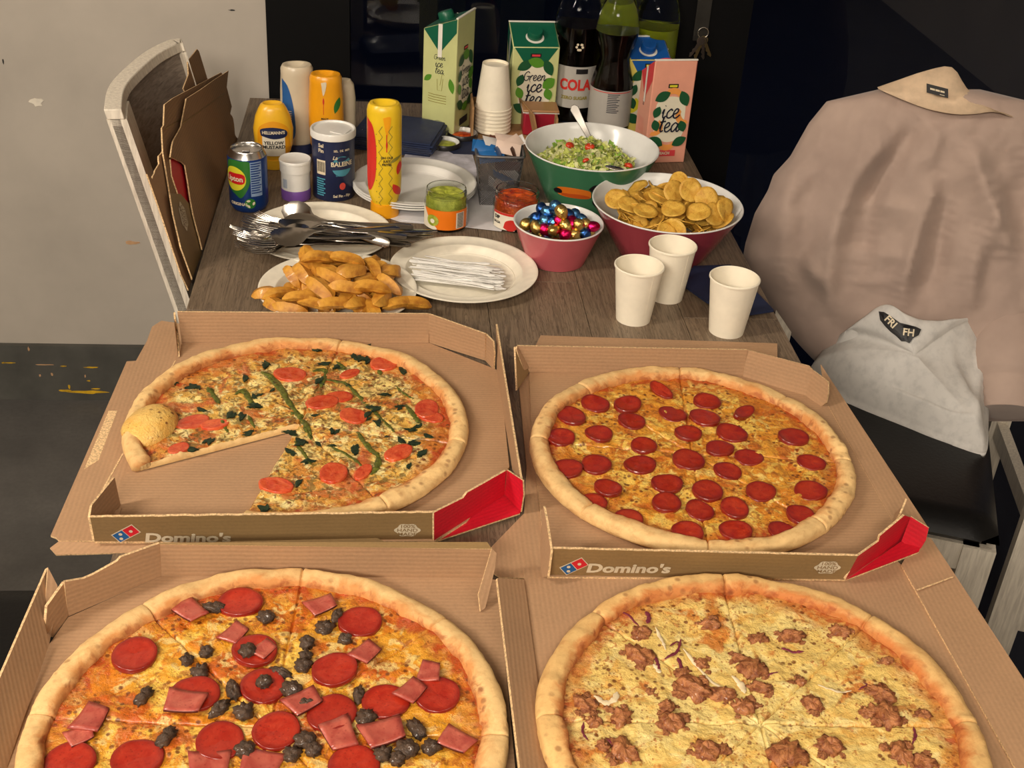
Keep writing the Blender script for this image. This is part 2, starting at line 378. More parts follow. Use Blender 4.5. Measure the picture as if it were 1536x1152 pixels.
M['oak'] = wood('smoked_oak_laminate', (120, 102, 82), (140, 121, 98), (66, 53, 42))
M['oakedge'] = plain('dark_table_edge', (92, 78, 64), .5, scale=14)
TX0, TX1, TY0, TY1 = -.292, .584, .58, 2.555
tb = thing('dining_table', 'long dining table with grey brown wood grain top', 'table', ((TX0+TX1)/2, (TY0+TY1)/2, 0))
tb0 = np.array([(TX0+TX1)/2, (TY0+TY1)/2, 0])
def loc(p, o): return tuple(np.array(p, float)-np.array(o, float))
MB().box(loc((TX0+.004, TY0+.004, .715), tb0), loc((TX1-.004, TY1-.004, .7465), tb0)).obj('tabletop_core', M['oakedge'], tb)
rows = 6; pw = (TX1-TX0)/rows; r = random.Random(8)
for i in range(rows):
    cuts = [TY0]+sorted([TY0+(.25+.3*((i*2) % 3)/1.5), TY0+(1.05+.22*((i*2) % 5)/2)])+[TY1]
    for a, b in zip(cuts[:-1], cuts[1:]):
        o = MB().box((-pw/2+.0004, -(b-a)/2+.0004, -.0035), (pw/2-.0004, (b-a)/2-.0004, 0)).obj('plank', M['oak'], tb, bevel=.0004)
        o.location = loc((TX0+pw*(i+.5), (a+b)/2, TOP), tb0)
for sx in (TX0+.06, TX1-.06):
    for sy in (TY0+.07, TY1-.07):
        MB().box(loc((sx-.035, sy-.035, 0), tb0), loc((sx+.035, sy+.035, .715), tb0)).obj('leg', M['oakedge'], tb)
MB().box(loc((TX0+.05, TY0+.06, .64), tb0), loc((TX0+.07, TY1-.06, .715), tb0)).box(loc((TX1-.07, TY0+.06, .64), tb0), loc((TX1-.05, TY1-.06, .715), tb0)).obj('apron', M['oakedge'], tb)
# ================================================================ chairs
q = NT('white_washed_wood', (214, 205, 188), .5); v = q.obj('Object', (14, 14, 1.2)); w = q.noise(14, 5, .65, .4, vec=v)
q.set('Base Color', q.mix(q.mr(w, .35, .68), (230, 221, 204), (196, 186, 170))); q.bump(w, .2, .0008); M['wwood'] = q.m
q = NT('shaded_backrest_wood', (150, 138, 124), .5); v = q.obj('Object', (5, 5, 30)); w = q.noise(6, 5, .65, .8, vec=v)  # chair wood with its grain, darkened to put the inner backrest's shade into the colour
q.set('Base Color', q.mix(q.mr(w, .35, .68), (150, 138, 126), (104, 92, 82))); M['wwood_shaded'] = q.m
q = NT('black_leather', (7, 7, 8), .4); q.set('Specular IOR Level', .3); w = q.noise(160, 4); q.bump(w, .35, .001); M['leather'] = q.m
def cushion(c, ux, uy, w, d, th, zt):   # puffy seat
    ux, uy = np.array(ux), np.array(uy); V = []; F = []; N = 16
    for side in (1, -1):
        for j in range(N+1):
            for i in range(N+1):
                a, b = 2*i/N-1, 2*j/N-1; e = (1-abs(a)**8)**.5*(1-abs(b)**8)**.5
                z = zt-th/2+side*th/2*(e**.5)*(1+.08*fbm(a*2+3, b*2, 7)) - (0 if side > 0 else 0)
                sh = 1-.02*(1-e); p = np.array(c)+ux*a*w/2*sh+uy*b*d/2*sh; V.append((p[0], p[1], z))
        o = 0 if side > 0 else (N+1)**2
        for j in range(N):
            for i in range(N):
                k = o+j*(N+1)+i; F.append((k, k+1, k+N+2, k+N+1) if side > 0 else (k, k+N+1, k+N+2, k+1))
    return V, F
def bar(b, p, q, w, t, ref):
    p, q = Vector(p), Vector(q); z = (q-p).normalized(); x = Vector(ref); x = (x-z*x.dot(z)).normalized(); y = z.cross(x)
    Mx = Matrix.Translation(p) @ Matrix((x, y, z)).transposed().to_4x4(); return b.box((-w/2, -t/2, 0), (w/2, t/2, (q-p).length), M=Mx)
# --- left chair with the folded cartons
ch = thing('dining_chair', 'white washed wooden chair with curved back holding folded cardboard at the table left side', 'chair', (-.15, 1.8, 0)); c0 = np.array([-.15, 1.8, 0])
arc = [at(x, y, .95) for x, y in [(170, 168), (174, 140), (188, 118), (226, 84), (260, 66), (274, 64)]]
arc = crom(arc, 4); _e = aty(271, 455, arc[0][1]-.02); D = (_e-arc[0])/(.95-_e[2]); D[2] = 0
def arcring(t, off):
    out = []
    for i, p in enumerate(arc):
        d = arc[min(i+1, len(arc)-1)]-arc[max(i-1, 0)]; n = np.array([d[1], -d[0], 0]); n /= np.linalg.norm(n); out.append(p+n*off+D*t-np.array([0, 0, t])-c0)
    return out
def arcpanel(t0, t1, o0, o1, i0=0, i1=None):
    R = [arcring(t0, o0)[i0:i1], arcring(t0, o1)[i0:i1], arcring(t1, o1)[i0:i1], arcring(t1, o0)[i0:i1]]; n = len(R[0]); V = sum(R, []); F = []
    for k in range(4):
        k2 = (k+1) % 4
        for i in range(n-1): F.append((k*n+i, k2*n+i, k2*n+i+1, k*n+i+1))
    F += [(0, 3*n, 2*n, n), (n-1, 2*n-1, 3*n-1, 4*n-1)]; return V, F
v, f = arcpanel(.012, .42, -.008, .006); MB().add(v, f).obj('backrest', M['wwood_shaded'], ch)
v, f = arcpanel(-.004, .012, -.013, .013); MB().add(v, f).obj('top_rail', M['wwood'], ch, bevel=.002)
for i0, i1 in ((0, 5), (-5, None)):
    v, f = arcpanel(.012, .60, -.014, .016, i0, i1); MB().add(v, f).obj('back_post', M['wwood'], ch)
b0, b1 = arcring(.55, 0)[0]+c0, arcring(.55, 0)[-1]+c0
ux = (b1-b0); ux[2] = 0; ux /= np.linalg.norm(ux); uy = np.array([-ux[1], ux[0], 0]); uy = uy if uy[0] > 0 else -uy
cc = (b0+b1)/2+uy*.22; cc[2] = 0
v, f = cushion(cc-c0, ux, uy, .40, .40, .05, .47); mobj('seat', v, f, M['leather'], ch, True)
for a in (-.17, .17):
    for b in (-.2, .17):
        p = cc-c0+ux*a+uy*b; bar(MB(), (p[0], p[1], 0), (p[0], p[1], .43), .04, .03, ux).obj('leg', M['wwood'], ch)
# --- near-left chair (only its black seat edge shows)
ch2 = thing('dining_chair', 'chair at bottom left of the photo with a black leather seat', 'chair', (-.62, 1.16, 0))
v, f = cushion((0, 0, 0), (1, 0, 0), (0, 1, 0), .46, .43, .05, .47); mobj('seat', v, f, M['leather'], ch2, True)
for a in (-.19, .19):
    for b in (-.18, .18): MB().box((a-.02, b-.02, 0), (a+.02, b+.02, .43)).obj('leg', M['wwood'], ch2)
# --- right chair under the jacket
U = np.array([.942, -.336, 0]); Dp = np.array([.336, .942, 0]); C0 = np.array([.941, 1.466, 0])
cr = C0-U*.22+Dp*.22
ch3 = thing('dining_chair', 'black leather seated white chair under the beige jacket at the right', 'chair', cr)
v, f = cushion((0, 0, 0), U, Dp, .46, .45, .055, .475); mobj('seat', v, f, M['leather'], ch3, True)
for a, b, h in ((-.2, -.2, .43), (.2, -.2, .43)):
    p = U*a+Dp*b; bar(MB(), (p[0], p[1], 0), (p[0], p[1], h), .05, .035, U).obj('leg', M['wwood'], ch3)
for a in (-.2, .2):
    p = U*a*.8+Dp*.22; q2 = p+Dp*.05; bar(MB(), (p[0]+Dp[0]*.05, p[1]+Dp[1]*.05, 0), (p[0], p[1], .45), .035, .035, U).obj('leg', M['wwood'], ch3)
    bar(MB(), (p[0], p[1], .45), (q2[0], q2[1], .86), .035, .03, U).obj('back_post', M['wwood'], ch3)
for a, b, c, d in ((-.2, -.2, .2, -.2), (-.2, -.2, -.2, .2), (.2, -.2, .2, .2)):
    p = U*a+Dp*b; q2 = U*c+Dp*d; bar(MB(), (p[0], p[1], .405), (q2[0], q2[1], .405), .022, .05, (0, 0, 1) if 0 else (U if a == c else Dp)).obj('apron', M['wwood'], ch3)
p, q2 = U*-.17+Dp*.27, U*.17+Dp*.27; bar(MB(), (p[0], p[1], .84), (q2[0], q2[1], .84), .02, .08, Dp).obj('top_rail', M['wwood'], ch3)
# --- neighbouring chair of which one leg and a stretcher show at the right border
p = at(1515, 900, .18); ch4 = thing('wooden_chair', 'white wooden chair leg and stretcher cut by the right border of the photo', 'chair', (p[0], p[1], 0))
bar(MB(), (0, 0, .0), (0, 0, .45), .052, .03, U).obj('leg', M['wwood'], ch4)
a1, a2 = at(1498, 640, .16)-np.array([p[0], p[1], 0]), at(1575, 850, .16)-np.array([p[0], p[1], 0])
bar(MB(), a1, a2, .04, .022, (0, 0, 1)).obj('stretcher', M['wwood'], ch4)
e = a2; bar(MB(), (e[0], e[1], 0), (e[0], e[1], .45), .045, .03, U).obj('leg', M['wwood'], ch4)
bar(MB(), (a1[0], a1[1], 0), (a1[0], a1[1], .43), .04, .03, U).obj('leg', M['wwood'], ch4)
bar(MB(), (0, 0, .43), (e[0], e[1], .43), .03, .04, (0, 0, 1)).obj('apron', M['wwood'], ch4)
# ================================================================ jacket on the chair
q = NT('beige_cotton', (178, 153, 136), .85); w = q.noise(900, 2); g2 = q.noise(7, 4)
q.set('Base Color', q.mix(q.mr(g2, .3, .7), (158, 137, 126), (178, 156, 143))); q.bump(w, .25, .0006); q.set('Sheen Weight', .2); M['cotton'] = q.m
M['lining'] = plain('pale_beige_lining', (210, 184, 154), .8)
jn = np.array([-.336, -.942, .16]); jn /= np.linalg.norm(jn); jp = np.array([.9, 1.965, .5])
def onp(x, y, off=0, n=jn, p0=jp):
    d = (x-768)/FPX*CR-(y-576)/FPX*CU+CW; e = np.array([0, 0, EYE]); k = ((p0+n*off-e)@n)/(d@n); return e+d*k
jl = [(134, 1318, 1470), (152, 1240, 1545), (185, 1213, 1580), (235, 1185, 1600), (262, 1160, 1612), (285, 1152, 1620), (320, 1132, 1630), (365, 1118, 1640), (388, 1114, 1645), (410, 1124, 1648), (450, 1150, 1650), (500, 1184, 1650), (522, 1203, 1645), (560, 1240, 1630), (600, 1330, 1610), (632, 1480, 1580)]
NI, NJ = 90, 110; ys = np.array([a[0] for a in jl], float); ls = np.array([a[1] for a in jl], float); rs = np.array([a[2] for a in jl], float)
def _fold(L):
    q_ = np.array(crom([(1100+a*.521, 80+b*.521) for a, b in L], 6)); return q_
FOLDS = [(_fold(L), A, w) for L, A, w in [([(470, 230), (400, 310), (340, 400), (300, 520), (280, 650), (290, 760)], .016, 13), ([(600, 340), (570, 430), (540, 520), (510, 620), (480, 740)], .018, 11), ([(540, 180), (500, 260), (420, 380), (390, 520), (370, 700)], -.013, 14),
  ([(700, 240), (720, 340), (790, 520), (800, 600)], .015, 14), ([(640, 420), (600, 560), (560, 700)], -.012, 12), ([(200, 300), (170, 420), (150, 560), (170, 700)], .012, 16), ([(290, 680), (230, 640), (190, 560)], .012, 10), ([(600, 200), (590, 250), (560, 350)], .007, 9), ([(740, 480), (700, 620), (690, 740)], .014, 12), ([(830, 260), (850, 420), (840, 600)], -.012, 14),
  ([(300, 445), (420, 432), (560, 450)], .005, 8), ([(250, 585), (400, 572), (520, 592)], .005, 8), ([(330, 640), (420, 655), (500, 640)], .005, 7), ([(760, 330), (770, 450), (740, 560)], .010, 9)]]
def folds(x, y):
    o = 0
    for q_, A, w in FOLDS:
        w *= 1.25
        d = q_-np.array([x, y]); r2 = (d**2).sum(1); i = int(r2.argmin()); dd = math.sqrt(r2[i])
        if dd > 4*w: continue
        j = min(i+1, len(q_)-1); t_ = q_[j]-q_[max(i-1, 0)]; sg = np.sign(t_[0]*(-d[i][1])-t_[1]*(-d[i][0])); end = min(1, min(i, len(q_)-1-i)/5+.05)
        o += 1.35*A*end*(math.exp(-(dd/w)**2)+.55*sg*math.tanh(dd/w)*math.exp(-(dd/(2.2*w))**2))
    return o
jt = thing('jacket', 'beige cotton jacket draped over the back of the right chair', 'jacket', (jp[0], jp[1], .475))
j0 = np.array([jp[0], jp[1], .475]); V = []; F = []
for side in (1, -1):
    for j in range(NJ+1):
        y = ys[0]+(ys[-1]-ys[0])*j/NJ; l, rr_ = np.interp(y, ys, ls), np.interp(y, ys, rs)
        top = min(1, (y-ys[0])/60)
        for i in range(NI+1):
            s = i/NI; x = l+(rr_-l)*s; e = max(0, 1-abs(2*s-1)**3)**.5*max(0, 1-max(0, (j/NJ-.8)/.2)**3)**.5
            e *= .35+.65*top**.5
            if side > 0:
                yy = (y-130)/500; fx = (x-1380)/220-.35*yy*(x-1330)/220; fan = (x-1400)/(130+.55*(y-130))
                yy = max(yy, .01); fo = folds(x, y)+.03*yy**.6*max(0, float(fbm(fan*4+1, yy*1.1, 3, 2))+.03)+.016*float(fbm(x*.03+y*.01, y*.02, 9, 3))+.02*max(0, float(fbm(fan*1.5, yy*6, 21, 2)))*yy
                off = (.015+.055*e+fo*min(1, e*1.6))*(1-.35*max(0, (y-470)/160))
            else: off = .012-.10*e
            V.append(onp(x, y, off)-j0)
    o = 0 if side > 0 else (NI+1)*(NJ+1)
    for j in range(NJ):
        for i in range(NI):
            k = o+j*(NI+1)+i; F.append((k, k+NI+1, k+NI+2, k+1) if side > 0 else (k, k+1, k+NI+2, k+NI+1))
mobj('jacket_body', V, F, M['cotton'], jt, True)
# collar: raised band behind the neck with a standing point
def sheet(name, rowsets, mat, parent, org, n=18, th=.004, off=None):
    R = [crom(r_, n//max(1, len(r_)-1)) for r_ in rowsets]; m = min(len(r_) for r_ in R); V = [p-org for r_ in R for p in r_[:m]]; k = len(R)
    nn = jn*th; V2 = [p-nn for p in V]; F = []
    for j in range(k-1):
        for i in range(m-1): a = j*m+i; F.append((a, a+m, a+m+1, a+1)); b = a+k*m; F.append((b, b+1, b+m+1, b+m))
    for i in range(m-1): F.append((i, i+1, k*m+i+1, k*m+i)); a = (k-1)*m+i; F.append((a, k*m+a, k*m+a+1, a+1))
    return mobj(name, V+V2, F, M[mat], parent, True)
sheet('collar', [[onp(1316, 131, .045), onp(1345, 121, .04), onp(1390, 106, .035), onp(1428, 101, .03), onp(1450, 132, .035), onp(1478, 156, .045), onp(1520, 172, .05)],
                 [onp(1318, 134, .055), onp(1350, 136, .055), onp(1395, 134, .052), onp(1430, 139, .05), onp(1455, 150, .052), onp(1480, 160, .057), onp(1518, 176, .06)],
                 [onp(1318, 134, .06), onp(1350, 148, .075), onp(1390, 163, .083), onp(1430, 171, .086), onp(1462, 171, .086), onp(1490, 168, .08), onp(1520, 176, .065)]], 'lining', jt, j0)
pm = flatmap(onp(1406, 136, .078)-j0, onp(1421, 140, .078)-onp(1390, 132, .078), jn*0+onp(1405, 131, .078)-onp(1405, 141, .078))
decal('neck_label', rect2d(-.018, -.0075, .018, .0075), M['black'], jt, pm, .001)
decal('label_print', merge(rect2d(-.012, -.001, -.004, .002), rect2d(-.003, -.001, .004, .002), rect2d(.005, -.001, .012, .002), rect2d(.004, -.0055, .012, -.0045)), M['white_print'], jt, pm, .0016)
# cuff at the bottom right
b = MB(); cb0, cb1 = onp(1512, 470, .02), at(1508, 618, .50); nn_ = 22
b.tube([cb0*(1-i/nn_)+cb1*(i/nn_)-j0 for i in range(nn_+1)], [.05+.012*min(1, i/10)-(.012 if i > 14 else 0)+.0035*(i % 2)*(i > 14) for i in range(nn_+1)], 40)
o = b.obj('cuff', M['cotton'], jt, True)
# ================================================================ sweatshirt
q = NT('heather_grey_jersey', (188, 186, 182), .9); v = q.obj('Object', (300, 300, 60)); w = q.noise(3, 4, vec=v); g2 = q.noise(60, 4)
q.set('Base Color', q.mix(q.math('MULTIPLY', q.mr(g2, .45, .75), .5), (202, 199, 194), (158, 157, 155))); q.bump(w, .2, .0008); M['jersey'] = q.m
ol = [(1214, 548, .492), (1236, 520, .51), (1262, 500, .56), (1292, 478, .60), (1320, 461, .625), (1352, 476, .625), (1400, 490, .615), (1450, 489, .61), (1484, 488, .60), (1494, 498, .585), (1491, 560, .53), (1487, 610, .50), (1483, 668, .482), (1468, 674, .482), (1410, 656, .482), (1350, 632, .482), (1290, 608, .482), (1245, 584, .484), (1222, 564, .486)]
olp = [at(x, y, z) for x, y, z in ol]; olp = crom(olp+[olp[0]], 6)[:-1]; cen = at(1365, 560, .55); st0 = np.array([cen[0], cen[1], .475])
sw = thing('sweatshirt', 'folded heather grey sweatshirt with a black print lying on the right chair seat', 'sweatshirt', st0)
n = len(olp); K = 26; V = [cen+np.array([0, 0, .035])-st0]; F = []
def swz(p, t):
    a = p[0]*.9+p[1]*.5; b = -p[0]*.5+p[1]*.9; c_ = p[0]*.96+p[1]*.28; d_ = p[1]*.96-p[0]*.28; return .034*(1-t**4)+(.020*float(1-abs(2*vn(c_*13+2, d_*3, 4)-1))**2+.014*float(fbm(c_*18, d_*9, 6, 3))+.016*math.exp(-((t-.80)/.07)**2)*(d_ < cen[1]*.96-cen[0]*.28))*(1-t**6)
for k in range(1, K+1):
    t = k/K
    for p in olp: q3 = cen*(1-t)+p*t; V.append(q3+np.array([0, 0, swz(q3, t)-.015*(t > .999)])-st0)
for i in range(n): F.append((0, 1+i, 1+(i+1) % n))
for k in range(K-1):
    for i in range(n): a = 1+k*n+i; b = 1+k*n+(i+1) % n; F.append((a, a+n, b+n, b))
base = 1+(K-1)*n; m0 = len(V)
for i in range(n): p = V[base+i]; V.append((p[0], p[1], .0))
for i in range(n): F.append((base+i, m0+i, m0+(i+1) % n, base+(i+1) % n))
F.append(tuple(range(m0, m0+n))[::-1]); F = [f_ for f_ in F]
so = mobj('sweatshirt_body', V, F, M['jersey'], sw, True)
hit = onmesh(so, st0)
def proj_patch(name, g, px, py, rot, sc, mat, lift):       # flat print laid on the cloth; g in pixels around (px, py)
    c_, s_ = math.cos(rot), math.sin(rot); V = [hit(px+(a*c_+b*s_)*sc, py-(-a*s_+b*c_)*sc, lift) for a, b in g[0]]
    return mobj(name, V, g[1], M[mat], sw)
blob = [(1318, 467), (1326, 468), (1336, 474), (1350, 484), (1362, 487), (1374, 490), (1382, 494), (1378, 503), (1370, 507), (1364, 515), (1358, 512), (1352, 512), (1344, 504), (1336, 498), (1328, 490), (1320, 480)]
bc = (1349, 491); ring = [(x-bc[0], -(y-bc[1])) for x, y in blob]; gv = [(0, 0)]+[(a*k/4, b*k/4) for k in range(1, 5) for a, b in ring]; nb = len(ring)
gf = [(0, 1+i, 1+(i+1) % nb) for i in range(nb)]+[(1+k*nb+i, 1+(k+1)*nb+i, 1+(k+1)*nb+(i+1) % nb, 1+k*nb+(i+1) % nb) for k in range(3) for i in range(nb)]
proj_patch('chest_print', (gv, gf), bc[0], bc[1], 0, 1, 'black', .003)
for s_, px, py, rot in (('FRI', 1336, 483, .80), ('FH', 1363, 499, .12)): proj_patch('print_lettering', text2d(s_, 15, .4), px, py, rot, 1, 'white_print', .0055)
# ================================================================ cardboard boxes
ZB, ZT = .757, .797
class Carton:
    def __init__(s, label, cx, cy): s.o = np.array([cx, cy, TOP]); s.t = thing('pizza_box', label, 'pizza box', s.o, group='open cardboard pizza boxes')
    def p(s, name, pts, mat='card_in', back=None, th=.003, u=None, flip=False):    # pts: (px, py, z)
        P = [(at(*q) if len(q) == 3 else np.array(q[3], float))-s.o for q in pts]
        P = planar(P, np.array([0, 0, EYE])-s.o); s.last = P
        c = sum(P)/len(P); nn = sum(np.cross(P[i]-c, P[(i+1) % len(P)]-c) for i in range(len(P)))
        if nn@(np.array([0, 0, EYE])-c-s.o) < 0: P = P[::-1]          # the first material is the side that shows
        return panel(name, P, mat, s.t, th, back, u=u, flip=flip)
def ragpx(a, b, n, amp, seed):            # torn edge between two pixel points
    r = random.Random(seed); return [(a[0]+(b[0]-a[0])*i/n+r.uniform(-amp, amp), a[1]+(b[1]-a[1])*i/n+r.uniform(-amp, amp), a[2]+(b[2]-a[2])*i/n) for i in range(1, n)]
X = (1, 0, 0)
def logo(B, o, ux, uy, s):                # tilted tile: red half with one dot, blue half with two
    f = flatmap(o, ux, uy); a = math.radians(-27)
    def sq(h, cx): n = [(-h, -h), (h, -h), (h, h), (-h, h)]; return shift(poly2d([(x+cx, y) for x, y in n]), 0, 0, math.radians(30))
    decal('logo_border', shift(poly2d([(-2.1*s, -1.1*s), (2.1*s, -1.1*s), (2.1*s, 1.1*s), (-2.1*s, 1.1*s)]), 0, 0, .62), M['white_print'], B.t, f, .0004)
    decal('logo_red_half', shift(poly2d([(.06*s, -.95*s), (1.95*s, -.95*s), (1.95*s, .95*s), (.06*s, .95*s)]), 0, 0, .62), M['red_print'], B.t, f, .0007)
    decal('logo_blue_half', shift(poly2d([(-1.95*s, -.95*s), (-.06*s, -.95*s), (-.06*s, .95*s), (-1.95*s, .95*s)]), 0, 0, .62), M['blue_print'], B.t, f, .0007)
    d = merge(*[shift(ell2d(x*s, y*s, .3*s, .3*s, 16), 0, 0, .62) for x, y in ((1, 0), (-.75, .42), (-1.3, -.42))])
    decal('logo_dots', d, M['white_print'], B.t, f, .001)
def front_print(B, pxlogo, pxword, wordsize, pxbadge, clip=None):
    # front wall frame: the plane through the three given wall points
    a, b, c = B.fw; n = np.cross(b-a, c-a); n /= np.linalg.norm(n); n = n if n[1] < 0 else -n; ux = (b-a)/np.linalg.norm(b-a); uy = np.cross(n, ux)
    def hit(px, py):
        d = (px-768)/FPX*CR-(py-576)/FPX*CU+CW; e = np.array([0, 0, EYE]); k = ((a+B.o-e)@n)/(d@n); return e+d*k-B.o
    logo(B, hit(*pxlogo), ux, uy, .0067)
    decal('printed_name', text2d("Domino's", wordsize, .0007, .12, sx=1.25, spacing=1.0), M['white_print'], B.t, flatmap(hit(*pxword), ux, uy), .0004)
    g = poly2d([((.0135+.0012*math.cos(6*q))*math.cos(q), (.0098+.0008*math.cos(6*q))*math.sin(q)) for q in [2*pi*k/36 for k in range(36)]])
    fm_ = flatmap(hit(*pxbadge), ux, uy); decal('badge', g, M['white_print'], B.t, fm_, .0004)
    decal('badge_lettering', text2d("100%\nHAND\nMADE", .0068, .0001, sx=1.15, lh=.88), M['card_out'], B.t, fm_, .0007)
# ---------------- box 1: far left
B = Carton('open pizza box at the far left of the table holding the pizza with slices missing', -.075, 1.31)
B.p('base', [(142, 812, ZB), (651, 812, ZB), (700, 782, ZB), (764, 700, ZB), (749, 556, ZB), (643, 514, ZB), (273, 514, ZB), (268, 534, ZB)], u=X)
B.p('back_wall', [(273, 514, ZB), (643, 514, ZB), (643, 471, ZT+.006), (266, 468, ZT+.006)], u=X)
B.p('back_corner_wall', [(643, 514, ZB), (728, 541, ZB), (728, 501, ZT+.004), (643, 471, ZT+.006)], th=.0025)
B.p('corner_tab', [(728, 541, ZB), (740, 554, ZB+.002), (741, 530, ZB+.02), (739, 512, ZT+.001), (728, 501, ZT+.004)], th=.0025)
B.p('right_wall', [(749, 558, ZB), (763, 680, ZB), (766, 705, ZB), (784, 721, ZT-.002), (746, 486, ZT+.004), (739, 487, ZT+.004)], back='card_red', th=.0025)
B.p('front_wall', [(142, 812, ZB), (651, 812, ZB), (651, 769, ZT)]+ragpx((651, 769, ZT), (135, 776, ZT), 60, .5, 3)+[(135, 776, ZT)], 'card_out', 'card_in', u=X); B.fw = B.last[:3]
B.p('front_corner_wall', [(651, 812, ZB), (757, 742, ZB), (759, 706, ZT), (701, 739, ZT), (695, 747, ZT), (651, 769, ZT)], 'card_red', 'card_in', th=.0025)
B.p('corner_flap', [(653, 812, ZB-.003), (780, 770, ZB-.003), (784, 748, ZB+.002), (757, 736, ZB)], 'card_red', th=.002)
B.p('corner_flap', [(757, 742, ZB), (781, 768, ZB+.002), (785, 742, ZT-.015), (784, 721, ZT-.002), (760, 705, ZT)], 'card_red', 'card_in', th=.002)
B.p('left_corner_fold', [(142, 812, ZB), (182, 762, ZB), (172, 716, ZT-.004), (138, 758, ZT), (135, 776, ZT)], 'card_in', 'card_out', th=.0025, flip=False)
B.p('left_corner_fold', [(182, 762, ZB+.001), (178, 776, ZB+.001), (170, 783, ZB+.001), (150, 800, ZB+.001), (160, 770, ZB+.004)], th=.002)
B.p('back_tab', [(266, 468, ZT+.006), (262, 478, ZT), (263, 497, ZB+.018), (270, 535, ZB+.002), (272, 513, ZB+.002)], 'card_out', 'card_in', th=.0025)
lid = [(76, 803, .7545), (190, 542, .7545), (204, 541, .7545), (220, 512, .7545), (228, 490, .7545), (242, 481, .7545), (263, 484, .7545), (400, 520, .7545), (400, 811, .7545), (89, 811, .7545), (84, 806, .7545)]
B.p('lid', lid[::-1], u=(0, 1, 0), th=.0025)
B.p('pale_glue_strip', [(126, 704, .7547), (163, 616, .7547), (176, 616, .7547), (148, 690, .7547)][::-1], 'card_edge', th=.0004)
B.p('crease', [(138, 760, .7549), (262, 541, .7549), (264, 541, .7549), (141, 760, .7549)][::-1], 'card_edge', th=.0004)
B.p('lid_lip', [(88, 812, .7545), (75, 822, .7505), (84, 832, .7505), (223, 828, .7505), (240, 816, .7545)], 'card_in', th=.002)
B.p('torn_strip', [(300, 813, .7575)]+ragpx((300, 809, .7585), (556, 804, .7605), 34, .6, 5)+[(560, 804, .7605), (578, 813, .7575)], 'card_out', th=.0012)
front_print(B, (189, 800), (281, 807), .0185, (611, 795))
# ---------------- box 2: far right
B = Carton('open pizza box at the far right of the table holding the round pepperoni pizza', .365, 1.25)
B.p('base', [(821, 865, ZB), (1268, 869, ZB), (1345, 800, ZB), (1354, 778, ZB), (1244, 600, ZB), (1222, 594, ZB), (1114, 565, ZB), (794, 558, ZB), (797, 640, ZB)], u=X)
B.p('left_flap', [(716, 842, .7535), (750, 866, .7535), (845, 868, .7535), (830, 700, .7535), (800, 565, .7535), (776, 552, .7535), (790, 700, .7535), (786, 770, .7535)], u=(0, 1, 0), th=.002)
B.p('back_wall', [(794, 558, ZB), (1114, 565, ZB), (1121, 525, ZT), (776, 519, ZT)], u=X)
B.p('back_corner_wall', [(1114, 565, ZB), (1209, 594, ZB), (1220, 556, ZT-.002), (1213, 549, ZT), (1121, 525, ZT)], th=.0025)
B.p('corner_tab', [(1209, 594, ZB), (1230, 611, ZB), (1239, 604, ZB+.006), (1242, 590, ZB+.02), (1242, 573, ZT-.004), (1220, 556, ZT-.002)], th=.0025)
B.p('left_wall', [(794, 558, ZB+.001), (776, 585, ZB+.012), (773, 520, ZT)], 'card_out', 'card_in', th=.0025)
B.p('left_wall_tab', [(794, 552, ZB+.008), (786, 556, ZB+.010), (775, 524, ZT), (776, 519, ZT)], 'card_in', 'card_in', th=.0022)
B.p('front_wall', [(821, 865, ZB), (1268, 869, ZB), (1287, 834, ZT)]+ragpx((1287, 834, ZT), (827, 823, ZT), 50, .35, 6)+[(827, 823, ZT)], 'card_out', 'card_in', u=X); B.fw = B.last[:3]
B.p('front_left_tab', [(821, 865, ZB), (811, 866, ZB), (810, 818, ZT-.012), (815, 759, ZT+.016), (820, 785, ZT+.010), (826, 826, ZT)], th=.0025)
B.p('side_flap', [(1231, 546, .7605), (1235, 575, .7585), (1240, 604, .7575), (1338, 780, .7575), (1393, 792, .7605)][::-1], u=(0, 1, 0), th=.0028)
B.p('front_corner_wall', [(1268, 869, ZB), (1352, 812, ZB), (1366, 776, ZT-.002), (1357, 773, ZT), (1320, 804, ZT), (1318, 812, ZT), (1287, 834, ZT)], 'card_red', 'card_in', th=.0025)
B.p('corner_flap', [(1268, 870, ZB-.001), (1378, 828, ZB+.001), (1382, 818, ZB+.003), (1384, 810, ZB+.005), (1352, 812, ZB)], 'card_red', th=.002)
B.p('corner_flap', [(1352, 812, ZB), (1378, 828, ZB+.001), (1389, 810, ZB+.012), (1393, 792, ZT-.012), (1366, 775, ZT-.002)], 'card_red', 'card_in', th=.002)
B.p('corner_flap', [(1330, 795, ZB+.01), (1357, 773, ZT), (1355, 746, ZT+.012), (1350, 758, ZT+.006), (1345, 770, ZB+.012)], 'card_in', th=.002)
B.p('rear_lid_strip', [(804, 517, .7545), (820, 556, .7545), (1120, 562, .7545), (1166, 545, .7545), (1166, 515, .7545), (811, 503, .7545)], u=X, th=.0025)
front_print(B, (861, 849), (942, 853), .0185, (1241, 851))
